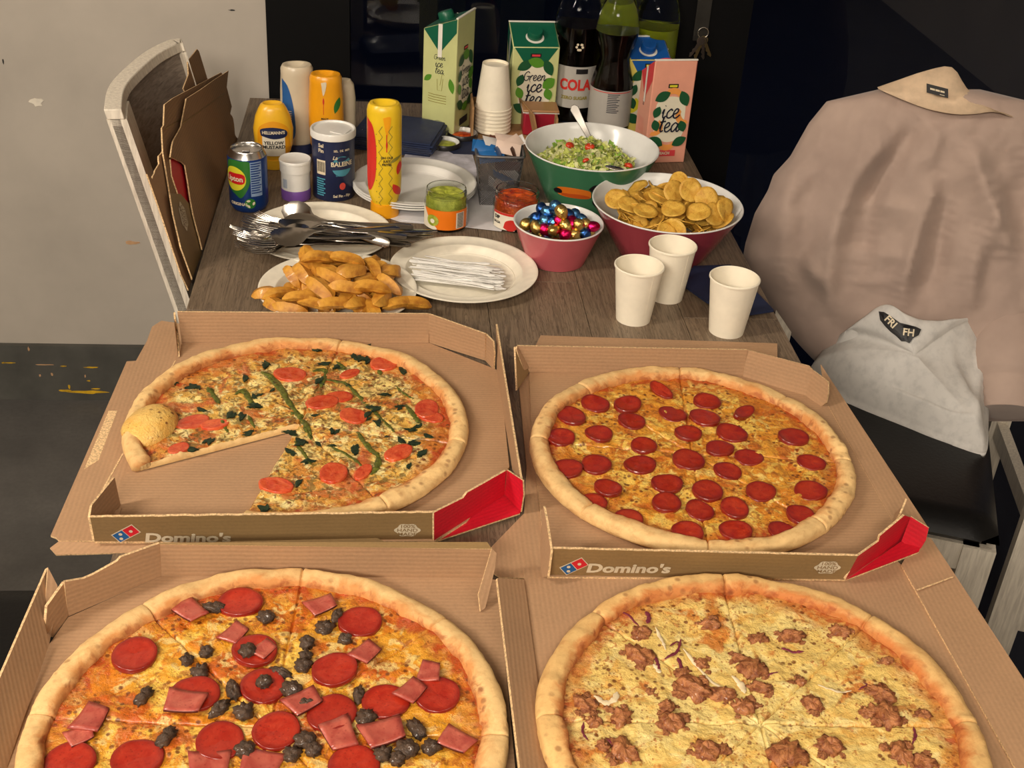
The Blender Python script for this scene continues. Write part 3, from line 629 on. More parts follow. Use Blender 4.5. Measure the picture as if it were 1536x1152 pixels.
# ---------------- box 3: near left
B = Carton('open pizza box at the near left of the table holding the meat topped pizza', -.1, .83)
y0 = .60
def fl(x, z=ZB): return (0, 0, z, (x, y0, z))
B.p('base', [fl(-.325), fl(.115), (746, 870, ZB), (722, 867, ZB), (242, 864, ZB), (102, 926, ZB), (74, 966, ZB)], u=X)
B.p('back_wall', [(242, 864, ZB), (724, 867, ZB), (738, 824, ZT-.002), (240, 816, ZT+.002)], u=X, back='card_out')
B.p('back_wall_fold', [(240, 816, ZT+.002), (738, 824, ZT-.002), (731, 813, ZT+.001), (420, 813, ZT+.002), (238, 814, ZT+.003)], 'card_out', th=.002)
B.p('back_corner_wall', [(242, 864, ZB), (102, 925, ZB), (97, 873, ZT), (126, 868, ZT), (140, 862, ZT), (176, 842, ZT), (181, 836, ZT+.001), (240, 815, ZT+.002)], 'card_in', 'card_red', th=.003, flip=False)
B.p('corner_tab', [(102, 925, ZB), (80, 956, ZB+.001), (68, 947, ZB+.008), (71, 909, ZT-.008), (97, 873, ZT)], 'card_in', 'card_out', th=.003)
B.p('left_wall', [(74, 966, ZB), (66, 930, ZB+.015), (72, 851, ZT+.004), (0, 1017, ZT), (0, 0, 0, (-.372, y0, ZT)), (0, 0, 0, (-.325, y0, ZB))][::-1], 'card_in', 'card_out', th=.004)
B.p('left_wall_end', [(72, 851, ZT+.004), (66, 930, ZB+.015), (74, 966, ZB), (88, 890, ZT-.015), (86, 878, ZT-.008)], 'card_in', 'card_out', th=.003)
B.p('right_corner_tab', [(738, 823, ZT-.002), (718, 891, ZB+.014), (721, 917, ZB+.002), (728, 912, ZB+.002), (742, 855, ZT-.014), (745, 830, ZT-.004)], 'card_in', 'card_out', th=.003)
B.p('front_wall', [(0, 0, 0, (-.325, y0, ZB)), (0, 0, 0, (.115, y0, ZB)), (0, 0, 0, (.115, y0, ZT)), (0, 0, 0, (-.325, y0, ZT))], 'card_out', 'card_in')
# ---------------- box 4: near right
B = Carton('open pizza box at the near right of the table under the pulled meat pizza', .36, .83)
B.p('base', [fl(.145, .7555), fl(.578, .7555), (1352, 847, .7555), (1300, 800, .7535), (1000, 840, .7535), (786, 852, .7555), (786, 869, .7555)], u=(0, 1, 0), th=.0025)
B.p('left_wall', [(786, 869, .7585), (746, 867, .777), (0, 0, .777, (.119, y0, .777)), (0, 0, .757, (.147, y0, .7585))], u=(0, 1, 0), back='card_out')
B.p('side_flap', [(1352, 847, .7575), (0, 0, .757, (.580, y0, .7575)), (0, 0, .76, (.632, y0, .7595)), (1536, 1019, .7595), (1397, 808, .7595), (1380, 800, .7575)], u=(0, 1, 0), th=.003)
B.p('crease', [(1376, 886, .7597), (1430, 866, .7602), (1430, 864, .7602), (1375, 884, .7597)], 'card_edge', th=.0004)
B.p('front_wall', [(0, 0, 0, (.145, y0, .7555)), (0, 0, 0, (.580, y0, .7555)), (0, 0, 0, (.580, y0, ZT)), (0, 0, 0, (.145, y0, ZT))], 'card_out', 'card_in')
# crumbs of torn board on the floor of the near right box
r = random.Random(3)
# ---------------- flattened boxes standing in the left chair
def Pz(zx, zy, off):
    px, py = 140+zx/2.503, 40+zy/2.503; d = (px-768)/FPX*CR-(py-576)/FPX*CU+CW; e = np.array([0, 0, EYE]); n = np.array([1, 0, .25]); k = (off+.25*TOP-n@e)/(n@d); return e+d*k
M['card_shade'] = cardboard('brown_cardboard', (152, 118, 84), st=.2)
def zig(pts, amp, n, seed):
    r = random.Random(seed); out = []
    for a, b in zip(pts[:-1], pts[1:]): out += [(a[0]+(b[0]-a[0])*i/n+(r.uniform(-amp, amp) if i else 0), a[1]+(b[1]-a[1])*i/n+(r.uniform(-amp, amp) if i else 0)) for i in range(n)]
    return out+[pts[-1]]
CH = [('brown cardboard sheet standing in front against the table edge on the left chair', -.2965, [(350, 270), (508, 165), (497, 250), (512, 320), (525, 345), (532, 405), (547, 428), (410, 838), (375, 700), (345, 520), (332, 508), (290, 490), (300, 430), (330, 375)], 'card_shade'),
      ('khaki printed cardboard flap with a round white badge on the left chair', -.3005, [(288, 625), (328, 628), (360, 665), (372, 700), (408, 850), (372, 945), (330, 830), (300, 700)], 'card_out'),
      ('narrow red cardboard flap showing between the brown sheets on the left chair', -.303, [(290, 498), (300, 495), (333, 520), (345, 548), (380, 720), (385, 760), (340, 680), (318, 625), (296, 560)], 'card_red'),
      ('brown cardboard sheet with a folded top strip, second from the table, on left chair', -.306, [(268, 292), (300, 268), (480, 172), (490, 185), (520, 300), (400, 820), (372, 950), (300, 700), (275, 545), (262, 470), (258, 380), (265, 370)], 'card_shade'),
      ('torn brown cardboard piece nearest the chair back post on the left chair', -.311, [(202, 553), (222, 572), (232, 540), (248, 515), (246, 485), (266, 462), (285, 560), (300, 690), (372, 940), (358, 990), (330, 930), (240, 660)], 'card_in'),
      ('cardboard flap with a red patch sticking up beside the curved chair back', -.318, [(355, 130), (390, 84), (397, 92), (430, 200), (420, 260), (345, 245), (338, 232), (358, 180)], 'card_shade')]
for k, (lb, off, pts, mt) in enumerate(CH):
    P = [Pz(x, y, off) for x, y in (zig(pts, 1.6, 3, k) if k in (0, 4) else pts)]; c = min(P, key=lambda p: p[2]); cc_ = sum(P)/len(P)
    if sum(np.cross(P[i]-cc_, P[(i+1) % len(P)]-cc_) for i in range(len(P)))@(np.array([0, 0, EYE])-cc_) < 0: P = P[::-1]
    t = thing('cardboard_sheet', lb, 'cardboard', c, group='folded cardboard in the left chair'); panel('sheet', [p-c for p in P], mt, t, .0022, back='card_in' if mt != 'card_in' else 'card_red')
    if k in (0, 3):
        ln = [(333, 365), (495, 248)] if k == 0 else [(270, 385), (330, 345)]
        A, Bq = Pz(*ln[0], off), Pz(*ln[1], off); nn = np.array([1, 0, .25])*.0006; w = np.array([0, 0, .0012]); mobj('crease', [A+nn-c-w, Bq+nn-c-w, Bq+nn-c+w, A+nn-c+w], [(0, 1, 2, 3)], M['card_out'], t)
    if k == 1:
        o_ = Pz(337, 712, off)-c; uu = Pz(345, 745, off)-Pz(337, 712, off); vv = Pz(350, 700, off)-Pz(335, 715, off); fm_ = flatmap(o_, -np.array([-.08, .95, -.25])*0+uu, vv-uu*(uu@vv)/(uu@uu))
        decal('badge', poly2d([((.021+.002*math.cos(6*q))*math.cos(q), (.019+.0015*math.cos(6*q))*math.sin(q)) for q in [2*pi*k_/36 for k_ in range(36)]]), M['white_print'], t, fm_, .0006)
        decal('badge_lettering', text2d("100%\nHAND\nMADE", .011, .0001, sx=1.1, lh=.88), M['card_out'], t, fm_, .0012)
# ================================================================ pizzas
def cheese(name, R, layers, base, spots=(110, 55, 18), sauce=(176, 62, 22), sw=1., rough=.36, seed=0):
    q = NT(name, base, rough); v0 = q.obj(); mp = q.n('ShaderNodeMapping'); q.put(mp, 'Vector', v0); mp.inputs['Location'].default_value = (seed*1.3, seed*.7, 0); v = mp.outputs[0]; a = rgb(*base)
    ln = q.n('ShaderNodeVectorMath', operation='LENGTH'); sp = q.n('ShaderNodeSeparateXYZ'); q.put(sp, 0, v0); cb = q.n('ShaderNodeCombineXYZ'); q.put(cb, 0, sp.outputs[0]); q.put(cb, 1, sp.outputs[1]); q.put(ln, 0, cb.outputs[0]); rad = ln.outputs['Value']
    cur = None
    for col, sc, lo, hi, st in layers:
        f = q.math('MULTIPLY', q.mr(q.noise(sc, 5, .62, .6, vec=v), lo, hi), st); cur = q.mix(f, cur if cur is not None else base, col)
    # browned ring and sauce towards the rim
    n1 = q.noise(26, 4, .6, .8, vec=v); rr = q.math('ADD', rad, q.math('MULTIPLY', n1, .09)); f = q.math('MULTIPLY', q.mr(rr, .76*R+.045, .86*R+.045), .7*sw); cur = q.mix(f, cur, (196, 112, 38))
    f = q.math('MULTIPLY', q.mr(q.math('ADD', rad, q.math('MULTIPLY', q.noise(38, 3, .6, 1, vec=v), .09)), .85*R+.045, .885*R+.05), .85*sw); cur = q.mix(f, cur, sauce)
    # baked blisters: dark rings of small bubbles
    vd = q.voro(120, v); m1 = q.mr(q.noise(18, 3, vec=v), .46, .54); f = q.math('MULTIPLY', q.mr(vd, .34, .20), q.math('MULTIPLY', m1, .9)); cur = q.mix(f, cur, spots)
    vd2 = q.voro(230, v); f = q.math('MULTIPLY', q.mr(vd2, .30, .14), q.math('MULTIPLY', q.mr(q.noise(22, 3, vec=v), .43, .52), .8)); cur = q.mix(f, cur, (150, 84, 22))
    fine = q.noise(300, 3, .6, vec=v); cur = q.mix(q.math('MULTIPLY', q.mr(fine, .45, .8), .25), cur, (130, 70, 20))
    q.set('Base Color', cur); h = q.math('ADD', q.noise(110, 5, .7, .5, vec=v), q.math('MULTIPLY', q.noise(320, 3, vec=v), .35)); q.bump(h, .8, .003)
    q.set('Roughness', q.mr(q.noise(60, 3, vec=v), .3, .7, rough-.12, rough+.2)); q.set('Coat Weight', .35); q.set('Coat Roughness', .15); q.set('Subsurface Weight', .0); return q.m
def dough(name, base, brown, amt, seed=0):
    q = NT(name, base, .75); v0 = q.obj(); mp = q.n('ShaderNodeMapping'); q.put(mp, 'Vector', v0); mp.inputs['Location'].default_value = (seed, seed*2, 0); v = mp.outputs[0]
    cur = q.mix(q.mr(q.noise(9, 4, vec=v), .3, .7), tuple(c*.93 for c in base), tuple(min(255, c*1.05) for c in base))
    at_ = q.n('ShaderNodeAttribute'); at_.attribute_name = 'bake'; bk = at_.outputs['Fac']
    f = q.math('MULTIPLY', q.mr(q.math('ADD', q.noise(34, 5, .65, .8, vec=v), q.math('MULTIPLY', bk, .45)), .62, .92), amt); cur = q.mix(f, cur, brown)
    f = q.math('MULTIPLY', q.mr(q.math('ADD', q.noise(60, 4, .6, 1, vec=v), q.math('MULTIPLY', bk, .35)), .80, .95), .8*amt); cur = q.mix(f, cur, (150, 62, 22))
    vd = q.voro(75, v); f = q.math('MULTIPLY', q.mr(vd, .30, .14), q.math('MULTIPLY', q.mr(q.noise(9, 3, vec=v), .48, .56), .7*amt)); cur = q.mix(f, cur, (120, 60, 24))
    cur = q.mix(q.math('MULTIPLY', q.mr(q.noise(22, 6, .7, 1, vec=v), .5, .66), .55*amt), cur, (198, 140, 78)); cur = q.mix(q.math('MULTIPLY', q.mr(q.noise(160, 4, .7, 0, vec=v), .5, .7), .3), cur, (176, 116, 60))
    q.set('Base Color', cur); q.bump(q.math('ADD', q.noise(40, 4, vec=v), q.math('MULTIPLY', q.noise(240, 3, vec=v), .4)), .4, .002); return q.m
class Pizza:
    def __init__(s, label, c, R, mch, mdo, cuts, gap=None, seed=0, wav=.012, squash=None):
        s.c = np.array([c[0], c[1], .7575]); s.R = R; s.seed = seed; s.t = thing('pizza', label, 'pizza', s.c, group='pizzas in open boxes'); s.gap = gap; s.wav = wav; s.cuts = cuts
        g0, g1 = (gap if gap else (0, 2*pi))                      # present angular range g0..g1
        A = set(np.round(np.linspace(g0, g1, 361), 5))
        for c_ in cuts:
            for e in (-.012, -.006, -.003, 0, .003, .006, .012):
                for w in (0, 2*pi, -2*pi):
                    if g0 < c_+e+w < g1: A.add(round(c_+e+w, 5))
        A = np.array(sorted(A)); full = gap is None
        if full: A = A[:-1]
        na = len(A); nr = 96; rr = np.linspace(0, 1, nr+1)
        RR = s.rim(A)*.945; X_ = np.outer(rr, RR*np.cos(A)); Y_ = np.outer(rr, RR*np.sin(A)); Z_ = s.h(X_, Y_)
        V = np.stack([X_, Y_, Z_], -1).reshape(-1, 3).tolist(); F = []; fm = []; lim = na if full else na-1
        for i in range(nr):
            for k in range(lim):
                k2 = (k+1) % na; F.append((i*na+k, (i+1)*na+k, (i+1)*na+k2, i*na+k2)); fm.append(0)
        b = len(V); ring = [nr*na+k for k in range(na)]
        if not full: ring = [i*na for i in range(nr+1)]+ring[1:-1]+[i*na+na-1 for i in range(nr, -1, -1)]
        rn = random.Random(seed)
        for j in ring: p = V[j]; V.append((p[0], p[1], .0008))
        for i in range(len(ring)): j = (i+1) % len(ring); F.append((ring[i], b+i, b+j, ring[j])); fm.append(1)
        o = mobj('cheese_and_base', V, F, [mch, mdo], s.t, True, fm=fm); 
        # crust: a closed noisy tube
        nt = 28; V = []; F = []; bake = []
        for i, a in enumerate(A):
            Ra = float(s.rim(a)); w = .0245+.008*float(fbm(a*2.2+9, 0, seed+3))+.004*float(fbm(a*9, 3, seed)); hh = .0195+.006*float(fbm(a*2.6, 5, seed+4))+.004*float(fbm(a*8, 5, seed+6))
            d = min(abs((a-c_+pi) % (2*pi)-pi) for c_ in cuts) if cuts else 1; pinch = 1-.16*math.exp(-(d/.006)**2)-.05*math.exp(-(d/.05)**2); w *= .5+.5*pinch; hh *= pinch
            for k in range(nt):
                ph = 2*pi*k/nt; cs, sn = math.cos(ph), math.sin(ph); n1 = 1+.30*float(fbm(a*6, ph*1.2 if ph < pi else (2*pi-ph)*1.2, seed+8))+.14*float(fbm(a*22, cs*4+sn*3, seed+11))
                r_ = Ra-w/2+w/2*math.copysign(abs(cs)**.85, cs)*n1; z = hh*.42+hh*.58*math.copysign(abs(sn)**.8, sn)*n1 if sn > 0 else hh*.42+hh*.40*sn
                V.append((r_*math.cos(a), r_*math.sin(a), max(z, .0006))); bake.append(max(0, min(1, (-cs)*.9+.15))*(1 if sn > -.2 else .3))
        for i in range(lim):
            i2 = (i+1) % na
            for k in range(nt): k2 = (k+1) % nt; F.append((i*nt+k, i*nt+k2, i2*nt+k2, i2*nt+k))
        if not full: F += [tuple(range(nt))[::-1], tuple(range((na-1)*nt, na*nt))]
        F = [f[::-1] for f in F]
        o = mobj('crust', V, F, mdo, s.t, True); at_ = o.data.attributes.new('bake', 'FLOAT', 'POINT'); at_.data.foreach_set('value', bake)
    def rim(s, a): return s.R*(1+s.wav*(2*fbm(np.cos(a)*1.6+5, np.sin(a)*1.6+3, s.seed+1, 3)))
    def h(s, x, y):
        r = np.sqrt(np.asarray(x)**2+np.asarray(y)**2); h = .0098+.0055*fbm(x*45+50, y*45+50, s.seed+2, 4)+.0036*fbm(x*120+50, y*120+50, s.seed+5, 3)
        for c_ in s.cuts:
            d = np.abs(-x*math.sin(c_)+y*math.cos(c_)); on = (x*math.cos(c_)+y*math.sin(c_)) > 0; h = h-.0028*np.exp(-(d/.0011)**2)*on
        return np.maximum(h, .003)-.004*np.clip((r/s.R-.89)/.06, 0, 1)
    def px(s, x, y): p = at(x, y, .769)-s.c; return p[0], p[1]
    def put(s, name, me, x, y, rot=0, dz=0, sc=1, sy=None, tilt=(0, 0)):
        o = link(me, name, s.t); o.location = (x, y, float(s.h(x, y))+dz); o.rotation_euler = (tilt[0], tilt[1], rot); o.scale = (sc, sy or sc, sc); return o
def toplump(nm, rx, ry, rz, mat, seed, rough=.25, nu=14, nv=9, fq=1.6):     # irregular lump, base flattened
    V = []; F = []
    for j in range(nv+1):
        t = pi*j/nv
        for i in range(nu):
            a = 2*pi*i/nu; x, y, z = math.sin(t)*math.cos(a), math.sin(t)*math.sin(a), math.cos(t)
            n = 1+rough*2*float(fbm(x*fq+z*2+seed*3, y*fq+z*1.3+7, seed, 3)); V.append((x*rx*n, y*ry*n, max(z*rz*n, -rz*.45)))
    for j in range(nv):
        for i in range(nu): i2 = (i+1) % nu; F.append((j*nu+i, (j+1)*nu+i, (j+1)*nu+i2, j*nu+i2))
    o = mobj(nm, V, F, mat, None, True); me = o.data; bpy.data.objects.remove(o); return me
def disc(nm, r, th, mat, seed, cup=.12, jag=.03, n=30, sq=0):
    V = []; F = []; rn = random.Random(seed); rs = [0, .35, .65, .85, .96, 1.]
    for j, q_ in enumerate(rs):
        for k in range(n):
            a = 2*pi*k/n; rr_ = r*q_*(1+jag*math.sin(2*a+seed)+jag*.7*float(fbm(math.cos(a)*2, math.sin(a)*2, seed))*2)
            z = th*(1-.0*q_)+cup*r*(q_**3)*(.6+.6*math.sin(2*a+seed*2))*.5+.0006*float(fbm(math.cos(a)*q_*3+9, math.sin(a)*q_*3, seed+5))*2-(th*.25 if j == 5 else 0); V.append((rr_*math.cos(a), rr_*math.sin(a), z))
    for j in range(5):
        for k in range(n): k2 = (k+1) % n; F.append((j*n+k, (j+1)*n+k, (j+1)*n+k2, j*n+k2))
    b = len(V)
    for k in range(n): p = V[5*n+k]; V.append((p[0], p[1], -.002))
    for k in range(n): k2 = (k+1) % n; F.append((5*n+k, b+k, b+k2, 5*n+k2))
    o = mobj(nm, V, F, mat, None, True); me = o.data; bpy.data.objects.remove(o); return me
def meatmat(name, c, dark, oil, R, rough=.28):
    q = NT(name, c, rough); v = q.obj(); ln = q.n('ShaderNodeVectorMath', operation='LENGTH'); q.put(ln, 0, v)
    oi = q.n('ShaderNodeObjectInfo'); ad = q.n('ShaderNodeVectorMath', operation='ADD'); q.put(ad, 0, v); cm = q.n('ShaderNodeCombineXYZ'); q.put(cm, 0, oi.outputs['Random']); q.put(cm, 2, oi.outputs['Random']); q.put(ad, 1, cm.outputs[0]); v = ad.outputs[0]
    cur = q.mix(q.mr(q.noise(90, 4, .6, .5, vec=v), .35, .68), c, oil); f = q.mr(ln.outputs['Value'], R*.72, R*1.02); cur = q.mix(q.math('MULTIPLY', f, .75), cur, dark)
    cur = q.mix(q.math('MULTIPLY', q.mr(q.voro(260, v), .28, .12), .5), cur, dark); cur = q.mix(q.math('MULTIPLY', oi.outputs['Random'], .25), cur, dark)
    q.set('Base Color', cur); q.bump(q.noise(240, 4, vec=v), .45, .001); q.set('Coat Weight', .6); q.set('Coat Roughness', .1); return q.m
M['dough'] = dough('baked_dough', (232, 194, 132), (206, 128, 60), .8)
M['dough2'] = dough('baked_dough_browned', (226, 184, 118), (198, 112, 48), .85, 3)
def flare(P): pass
# ---------------- pizza 1: tomato, spinach and pesto, slices missing
ca = at(437, 640, .762); c1 = np.array([-.108, 1.312]); 
def angto(c, px, py): p = at(px, py, .762); return math.atan2(p[1]-c[1], p[0]-c[0])
# the wedge apex lies near the middle; missing sector between the two visible cut edges
c1 = np.array([-.1095, 1.308]); g_a = angto(c1, 370, 775); g_b = angto(c1, 172, 712) % (2*pi)
g_a = g_a if g_a < 0 else g_a-2*pi; g_b = g_b if g_b > 0 else g_b+2*pi
mc = cheese('cheese_with_herbs', .206, [((206, 132, 48), 26, .50, .56, .85), ((240, 214, 132), 34, .50, .56, .95), ((186, 92, 36), 20, .54, .60, .85), ((244, 228, 160), 70, .54, .60, .8), ((112, 92, 40), 85, .53, .58, .8), ((84, 56, 24), 140, .56, .61, .7), ((196, 84, 44), 13, .57, .62, .7)], (222, 172, 78), seed=1)
cuts1 = [g_a+.002, g_a+.81, g_a+1.6, g_a+2.39, g_a+3.17]
P1 = Pizza('pizza with tomato spinach and pesto in the far left box, slices missing at front left', c1, .209, mc, M['dough'], cuts1, (g_a, g_b), 1)
M['tomato'] = meatmat('baked_tomato', (196, 62, 30), (150, 40, 20), (222, 104, 58), .03, .25)
M['spinach'] = plain('baked_spinach', (34, 48, 30), .4, var=.35, scale=150, bump=.5); M['pesto'] = plain('green_pesto', (80, 84, 30), .35, var=.4, scale=260, bump=.8)
ZA = lambda x, y: (400+x/4.8, 480+y/4.8)
ZBm = lambda x, y: (150+x/3.6, 480+y/3.6)
r = random.Random(2); tm = [disc('tomato_slice', .017, .0018, M['tomato'], k, .05, .09, 22) for k in range(4)]
for i, (x, y, sc, sq) in enumerate([(435, 560, 1.25, .8), (576, 546, .95, 1.2), (508, 594, 1.0, .8), (483, 603, 1.2, .75), (530, 622, 1.05, .9), (640, 612, 1.15, .85), (598, 679, 1.1, .75), (500, 710, 1.1, .9), (525, 560, .85, .6), (289, 632, 1.15, .8), (322, 636, .95, .7), (268, 672, .75, .8), (414, 727, 1.2, .7), (645, 622, 1., .8), (545, 707, .9, .6)]):
    X0, Y0 = P1.px(x, y); P1.put('tomato_slice', tm[i % 4], X0, Y0, r.uniform(0, 6), .0006, sc, sc*sq)
def leafmesh(seed):
    rn = random.Random(seed); V = []; F = []; n = 9; L = .010
    for i in range(n+1):
        t = i/n; w = .0042*math.sin(pi*min(1, t*1.05+.02))**.7*(1+rn.uniform(-.3, .3))
        for s_ in (-1, -.3, .4, 1): V.append((L*(2*t-1)+rn.uniform(-.0006, .0006), s_*w+.002*math.sin(t*4+seed), .0016+.0014*rn.random()))
    for i in range(n):
        for k in range(3): a = i*4+k; F.append((a, a+4, a+5, a+1))
    b = len(V); V += [(x, y, z-.0014) for x, y, z in V]; F += [tuple(q+b for q in f[::-1]) for f in F]
    o = mobj('spinach_leaf', V, F, M['spinach'], None, True); me = o.data; bpy.data.objects.remove(o); return me
lm = [leafmesh(k) for k in range(6)]
pts = [ZA(*p) for p in [(350, 200), (420, 140), (590, 200), (740, 170), (690, 280), (745, 235), (410, 310), (380, 440), (510, 330), (850, 530), (640, 270), (1000, 370), (580, 460), (790, 640), (810, 740), (350, 680), (500, 800), (240, 880), (370, 880), (1020, 780), (1090, 760), (1170, 830), (630, 930), (960, 620), (1030, 1050), (190, 960), (300, 1020), (470, 900), (1080, 880), (880, 820), (970, 860), (1120, 960), (720, 700)]]+[ZBm(*p) for p in [(690, 165), (400, 330), (455, 280), (780, 315), (860, 400), (890, 240), (550, 480), (700, 510), (800, 600), (490, 690), (575, 650), (890, 1020), (1075, 880), (500, 360), (760, 520), (1090, 650), (1050, 600), (840, 460), (930, 370)]]
for i, (x, y) in enumerate(pts):
    X0, Y0 = P1.px(x, y)
    for k in range(2 if i % 3 else 1): s_ = r.uniform(.55, 1.05); P1.put('spinach_leaf', lm[(i+k) % 6], X0+r.uniform(-.006, .006)*k, Y0+r.uniform(-.006, .006)*k, r.uniform(0, 6), 0, s_, s_*.9)
def blob_line(P, name, pix, w, mat, hgt=.0022, seed=0):
    q2 = [P.px(*p) for p in pix]; q2 = crom([(a, b) for a, b in q2], 7); b = MB(); pts_ = []; rd = []
    for i, p in enumerate(q2):
        t = i/(len(q2)-1); pts_.append((p[0], p[1], float(P.h(p[0], p[1]))+hgt*.4)); rd.append(w*(1+1.5*float(fbm(i*.9, seed, 4)))*min(1, .35+4*t, .35+4*(1-t)))
    b.tube(pts_, rd, 8, flat=.3); return b.obj(name, mat, P.t, True)
for k, (fn, ln, w) in enumerate([(ZA, [(0, 390), (70, 460), (160, 590), (250, 700), (330, 830)], .0042), (ZA, [(400, 420), (560, 450), (680, 560), (870, 740), (920, 800)], .0030), (ZA, [(650, 790), (720, 900), (800, 980), (790, 1060), (750, 1110)], .0040), (ZA, [(1000, 600), (1060, 680), (1110, 740)], .0042), (ZA, [(330, 370), (420, 360), (390, 480)], .0045), (ZA, [(760, 300), (800, 340), (820, 390)], .0042), (ZA, [(450, 900), (600, 980), (690, 1050)], .0026), (ZBm, [(580, 360), (610, 400), (645, 450)], .0042), (ZBm, [(730, 400), (775, 380), (835, 470)], .0045), (ZBm, [(870, 275), (950, 320), (1020, 440)], .0045), (ZBm, [(650, 530), (690, 600)], .0030), (ZBm, [(800, 510), (835, 580)], .0030), (ZBm, [(1030, 490), (1080, 520), (1140, 640)], .0036), (ZA, [(930, 470), (1000, 540), (1060, 560)], .0022), (ZBm, [(1050, 650), (1100, 720), (1140, 780)], .003), (ZA, [(500, 300), (560, 340), (520, 350)], .0035)]):
    blob_line(P1, 'pesto_streak', [fn(*p) for p in ln], w*.8, M['pesto'], seed=k)
# the big blister on the left rim
M['blister'] = cheese('browned_cheese_blister', 1., [((238, 180, 80), 30, .4, .6, .8), ((214, 120, 40), 22, .5, .64, .8)], (236, 196, 110), sw=0, seed=4)
X0, Y0 = P1.px(226, 640); o = link(toplump('baked_bubble', .030, .042, .020, M['blister'], 3, .12, 28, 16, .8), 'baked_bubble', P1.t); o.location = (X0, Y0, .012); o.rotation_euler = (0, 0, -.35)
# ---------------- pizza 2: pepperoni
mc = cheese('golden_cheese', .196, [((206, 124, 34), 22, .50, .57, .85), ((238, 198, 92), 34, .51, .57, .9), ((190, 92, 26), 17, .55, .61, .8), ((170, 92, 28), 90, .55, .60, .75), ((242, 214, 120), 60, .56, .62, .7)], (222, 154, 52), seed=2, rough=.32)
c2 = np.array([.372, 1.250]); P2 = Pizza('whole pepperoni pizza in the far right box', c2, .199, mc, M['dough'], [angto(c2, 1058, 815), angto(c2, 1058, 815)+.79, angto(c2, 1058, 815)+1.58, angto(c2, 1058, 815)+2.36, angto(c2, 1058, 815)+3.14, angto(c2, 1058, 815)+3.93, angto(c2, 1058, 815)+4.71, angto(c2, 1058, 815)+5.5], None, 5, .014)
M['pepperoni'] = meatmat('pepperoni', (160, 34, 16), (104, 18, 10), (184, 56, 26), .0178); M['salami'] = meatmat('salami', (164, 32, 16), (116, 20, 12), (186, 56, 34), .022)
pm_ = [disc('pepperoni_slice', .0178, .0022, M['pepperoni'], k, .16, .04) for k in range(5)]
PP = [(893, 606), (941, 607), (1061, 602), (947, 632), (1009, 620), (1057, 627), (857, 624), (841, 656), (898, 651), (966, 668), (1032, 650), (1098, 650), (1080, 672), (852, 703), (895, 697), (960, 696), (1033, 691), (1124, 685), (1091, 706), (912, 732), (1000, 727), (1061, 737), (1141, 737), (890, 754), (1000, 755), (1050, 764), (1102, 762), (942, 780), (1031, 799), (1103, 796), (1190, 656), (1217, 694), (1216, 736), (1200, 772), (1174, 795)]
for i, (x, y) in enumerate(PP):
    X0, Y0 = P2.px(x, y); s_ = r.uniform(.95, 1.12)*(1.12 if (x, y) == (857, 624) else 1); P2.put('pepperoni_slice', pm_[i % 5], X0, Y0, r.uniform(0, 6), .0008, s_, s_*r.uniform(.9, 1.05), tilt=(r.uniform(-.06, .06), r.uniform(-.06, .06)))
for x, y, rot in ((992, 588, -1.0), (1115, 622, .75)): X0, Y0 = P2.px(x, y); P2.put('pepperoni_slice', pm_[1], X0, Y0, rot, .003, 1.1, .55, tilt=(.25, .1))
# ---------------- pizza 3: ham, beef and pepperoni
mc = cheese('orange_oily_cheese', .212, [((214, 122, 24), 15, .49, .56, .85), ((240, 196, 84), 26, .51, .57, .9), ((192, 78, 20), 18, .55, .61, .8), ((234, 204, 128), 48, .55, .61, .8), ((160, 84, 28), 80, .56, .61, .7)], (226, 158, 44), seed=5, rough=.28)
c3 = np.array([-.103, .812]); a3 = angto(c3, 458, 855); P3 = Pizza('large pizza with ham squares, beef crumbles and pepperoni in the near left box', c3, .215, mc, M['dough'], [a3+k*.785 for k in range(8)], None, 9, .010)
M['ham'] = meatmat('ham', (172, 72, 60), (140, 44, 36), (196, 104, 84), .02, .35); M['hamrind'] = plain('smoked_ham_rind', (88, 30, 22), .5)
q = NT('cooked_beef', (66, 46, 32), .6); w = q.noise(150, 5, .7); q.set('Base Color', q.mix(q.mr(w, .35, .68), (88, 64, 44), (38, 25, 17))); q.bump(w, .9, .003); q.set('Coat Weight', .25); M['beef'] = q.m
sm_ = [disc('pepperoni_slice', .0220, .0022, M['salami'], 20+k, .14, .03) for k in range(4)]
for i, (x, y) in enumerate([(202, 984), (361, 904), (382, 977), (292, 1041), (330, 1112), (206, 1136), (104, 1142), (540, 932), (502, 1006), (579, 1052), (656, 1042), (498, 1070), (414, 1096), (394, 1029), (531, 1147)]):
    X0, Y0 = P3.px(x, y); P3.put('pepperoni_slice', sm_[i % 4], X0, Y0, r.uniform(0, 6), .0008, 1, r.uniform(.94, 1.04))
